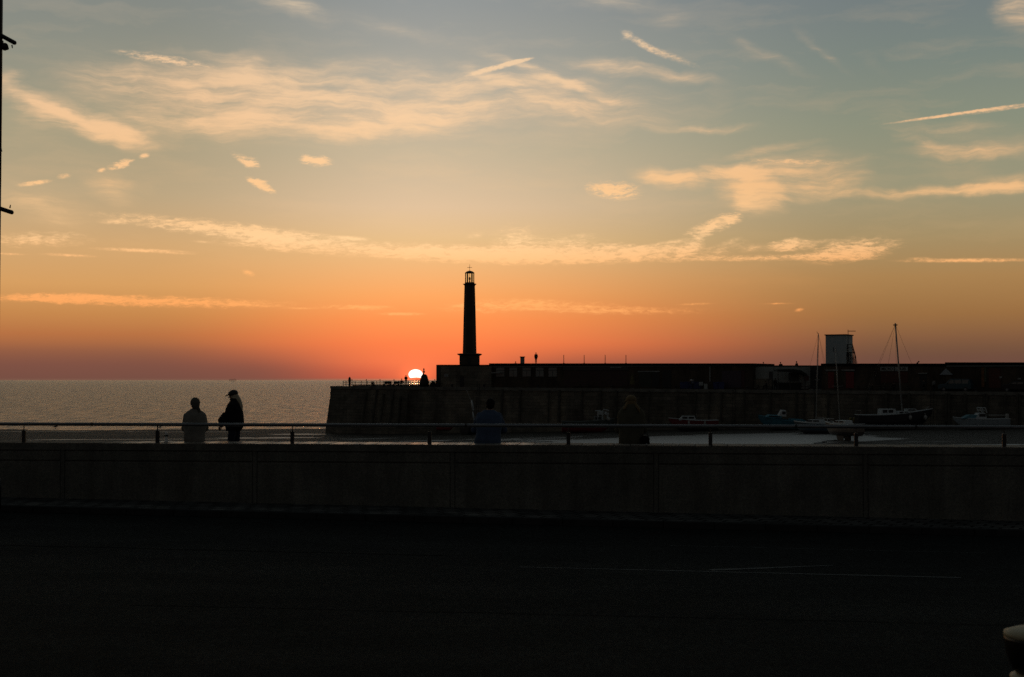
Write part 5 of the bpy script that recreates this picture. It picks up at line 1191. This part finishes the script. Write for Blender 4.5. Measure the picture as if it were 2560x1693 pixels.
person('person sitting hunched on the wall in a blue shirt with short dark hair', sp, R(1), J3, cloth('blue_shirt', (0.065, 0.095, 0.155)), jeans, darkhair, 'short', loose=.02, toplen=.04, scale=1.04,
       extra=gown(((-.03, .27, .7, -.03, 0), (.06, .265, .7, -.03, 0), (.2, .245, .65, -.01, .02), (.36, .262, .55, 0, .05), (.48, .262, .5, .0, .08), (.55, .235, .5, 0, .11), (.60, .18, .55, 0, .14), (.65, .10, .8, 0, .16))))
sp = SW(1578)
J4 = sit(.05, .02, -.02, .86, (.255, .08, .18), (.16, .34, .12)); J4['head'] = (.0, .13, .80)
person('person sitting on the wall in an olive coat and soft tan hat with blond hair', sp, R(-5), J4, cloth('olive_coat', (0.085, 0.080, 0.056)), jeans, cloth('blond_hair', (0.20, 0.14, 0.07)), 'hooded', loose=.02, toplen=.04, scale=1.02,
       extra=gown(((-.03, .25, .75, 0, 0), (.1, .245, .75, 0, 0), (.26, .245, .65, 0, .01), (.42, .275, .55, 0, .03), (.55, .275, .5, .0, .05), (.62, .25, .5, 0, .06), (.70, .19, .6, 0, .08), (.77, .12, .8, 0, .09))))
bgp = W(WS(1612, .6), .6, WT + .004); bag = empty('shoulder_bag', bgp, 'small dark bag resting on the wall right of the olive coat person', 'bag')
MB().box((0, 0, .06), (.20, .16, .12), taper=.7).ell((0, 0, .09), (.10, .08, .07)).build('body', darkhair, bag, local=True, remesh=.012, smooth_it=3); MB().path([(-.08, 0, .12), (-.03, 0, .2), (.04, 0, .2), (.08, 0, .12)], .008, 6).build('strap', black, bag, local=True)
# standing woman behind the wall, in profile facing left
ps_ = W(WS(586, 2.1), 2.1, .622)
J2 = stand(.03, ((-.24, .09, 1.12), (-.12, .255, .96)), ((.24, .11, 1.12), (.12, .26, .98)))
J2['head'] = (0, .03, 1.60); J2['pel'] = (0, .0, .93); J2['chest'] = (0, .0, 1.25)
def jacket(t_, V, hp):
    rr = lambda c, w, d, z: [Vector((w * math.cos(a), c + d * math.sin(a), z)) for a in [2 * math.pi * q / 20 for q in range(20)]]
    t_.loft([rr(.02, .17, .155, .80), rr(.0, .19, .19, .88), rr(.0, .20, .205, 1.0), rr(.01, .20, .205, 1.12), rr(.01, .19, .18, 1.25), rr(.0, .18, .145, 1.36), rr(-.005, .12, .10, 1.43), rr(.0, .085, .085, 1.49)])
    t_.cap(Vector((-.2, .12, 1.12)), Vector((-.10, .26, 1.02)), .085, .07).cap(Vector((.2, .12, 1.12)), Vector((.10, .26, 1.04)), .085, .07)
person('person standing behind the wall in profile with black cap and long blond hair', ps_, WY + R(84), J2, cloth('black_jacket', (0.010, 0.009, 0.010)), jeans, cloth('ash_blond_hair', (0.50, 0.44, 0.32)), 'cap_long', loose=.03, toplen=.07, coat=.1, extra=jacket, scale=.962)
# far figures on the arm
dk = cloth('dark_clothes', (0.012, 0.012, 0.014)); dk2 = cloth('brown_clothes', (0.03, 0.022, 0.018)); lt = cloth('light_shirt', (0.20, 0.20, 0.20))
def pf(px, v, yfeet=None): 
    s_ = PS(px, v); return Q(s_, v, deck(s_) if yfeet is None else ZH(yfeet, YS(s_, v)))
plat = PZ(900, 962.5, 3.2)
def far(label, loc, J, rz=0, t=dk, tr=dk, sc=1.0, hs='short', **k): return person(label, loc, rz, J, t, tr, darkhair, hs, vox=.02, scale=sc, **k)
lp_ = pf(1015, 3.5); lp_.z = plat; far('person standing on the arm head in silhouette left of the sun', lp_, stand(.02, ((-.24, -.02, 1.14), (-.16, .16, 1.0)), ((.24, -.02, 1.14), (.16, .16, 1.0))), R(10), dk2, dk, .97)
lp_ = pf(1004.5, 2.6); lp_.z = plat + .2; far('person sitting beside the standing silhouette on the arm head', lp_, sit(.05, 0, 0, .8), R(170), dk2, dk)
lp_ = pf(932, 2.6); lp_.z = deck(5) + .25; far('person sitting low behind the railing midway along the arm head', lp_, sit(.05, 0, 0, .74), R(-20), dk, dk, .92)
z_ = PZ(1340, 908.6, 3)
far('person in a long coat standing on the roof right of the vent stack', pf(1340, 5.5, 908.6), stand(.05, ((-.27, .0, 1.14), (-.25, .05, .88)), ((.23, .0, 1.12), (.2, .1, .9))), R(160), dk, dk, 1.02, toplen=.22, coat=.25)
wz = z_ - .55
def walk_p(label, px, drop, J, rz, sc=1.0, **k):
    s_ = PS(px, 13.2); p = Q(s_, 13.2, wz if px < 2200 else wz); top = ZH(909 if px < 1880 or px > 2054 else 913.6, YS(s_, 13.2)); p.z = top - drop; far(label, p, J, rz, sc=sc, **k); return p
walk_p('person seated low behind the roof edge left of the vent stack', 1289, .52, sit(.1, .05, .02, .80), R(180))
walk_p('hunched person seated behind the white building roof, leftmost of three', 1908, .35, sit(.1, .05, .03, .80), R(180))
walk_p('hunched person seated behind the white building roof, middle of three', 1953, .36, sit(.12, .1, .02, .80), R(150))
walk_p('taller person seated behind the white building roof, rightmost of three', 1993, .26, sit(.06, .02, 0, .82), R(120))
walk_p('person leaning forward behind the pub building roof', 2290, .42, sit(.2, .08, .0, .72), R(250))
walk_p('person crouching in front of the white tower with only the head showing', 2076, .62, sit(.1, .05, .03, .80), R(180))
far('person in a light shirt standing at the quay left of the teal van', pf(2335, 1.6), stand(), R(30), lt, dk)
far('person standing beside the blue crates in a pale top', pf(1732, 1.2), stand(.03), R(-60), cloth('pale_blue_top', (0.10, 0.11, 0.15)), jeans, .92)
far('person sitting at the table left of the canopy', pf(1916, 1.9) + Vector((0, 0, .44)), sit(), R(90), dk, dk)
far('person standing in the shade at the left post of the canopy', pf(1938, 1.7), stand(), R(20), dk, dk)
far('person standing in the pub doorway in a grey top', pf(2309, 2.5), stand(), R(200), cloth('grey_top', (0.06, 0.065, 0.065)), dk)
far('person sitting at the picnic table under the pub sign', pf(2235, 1.0) + Vector((0, 0, .46)), sit(), R(10), dk2, dk)
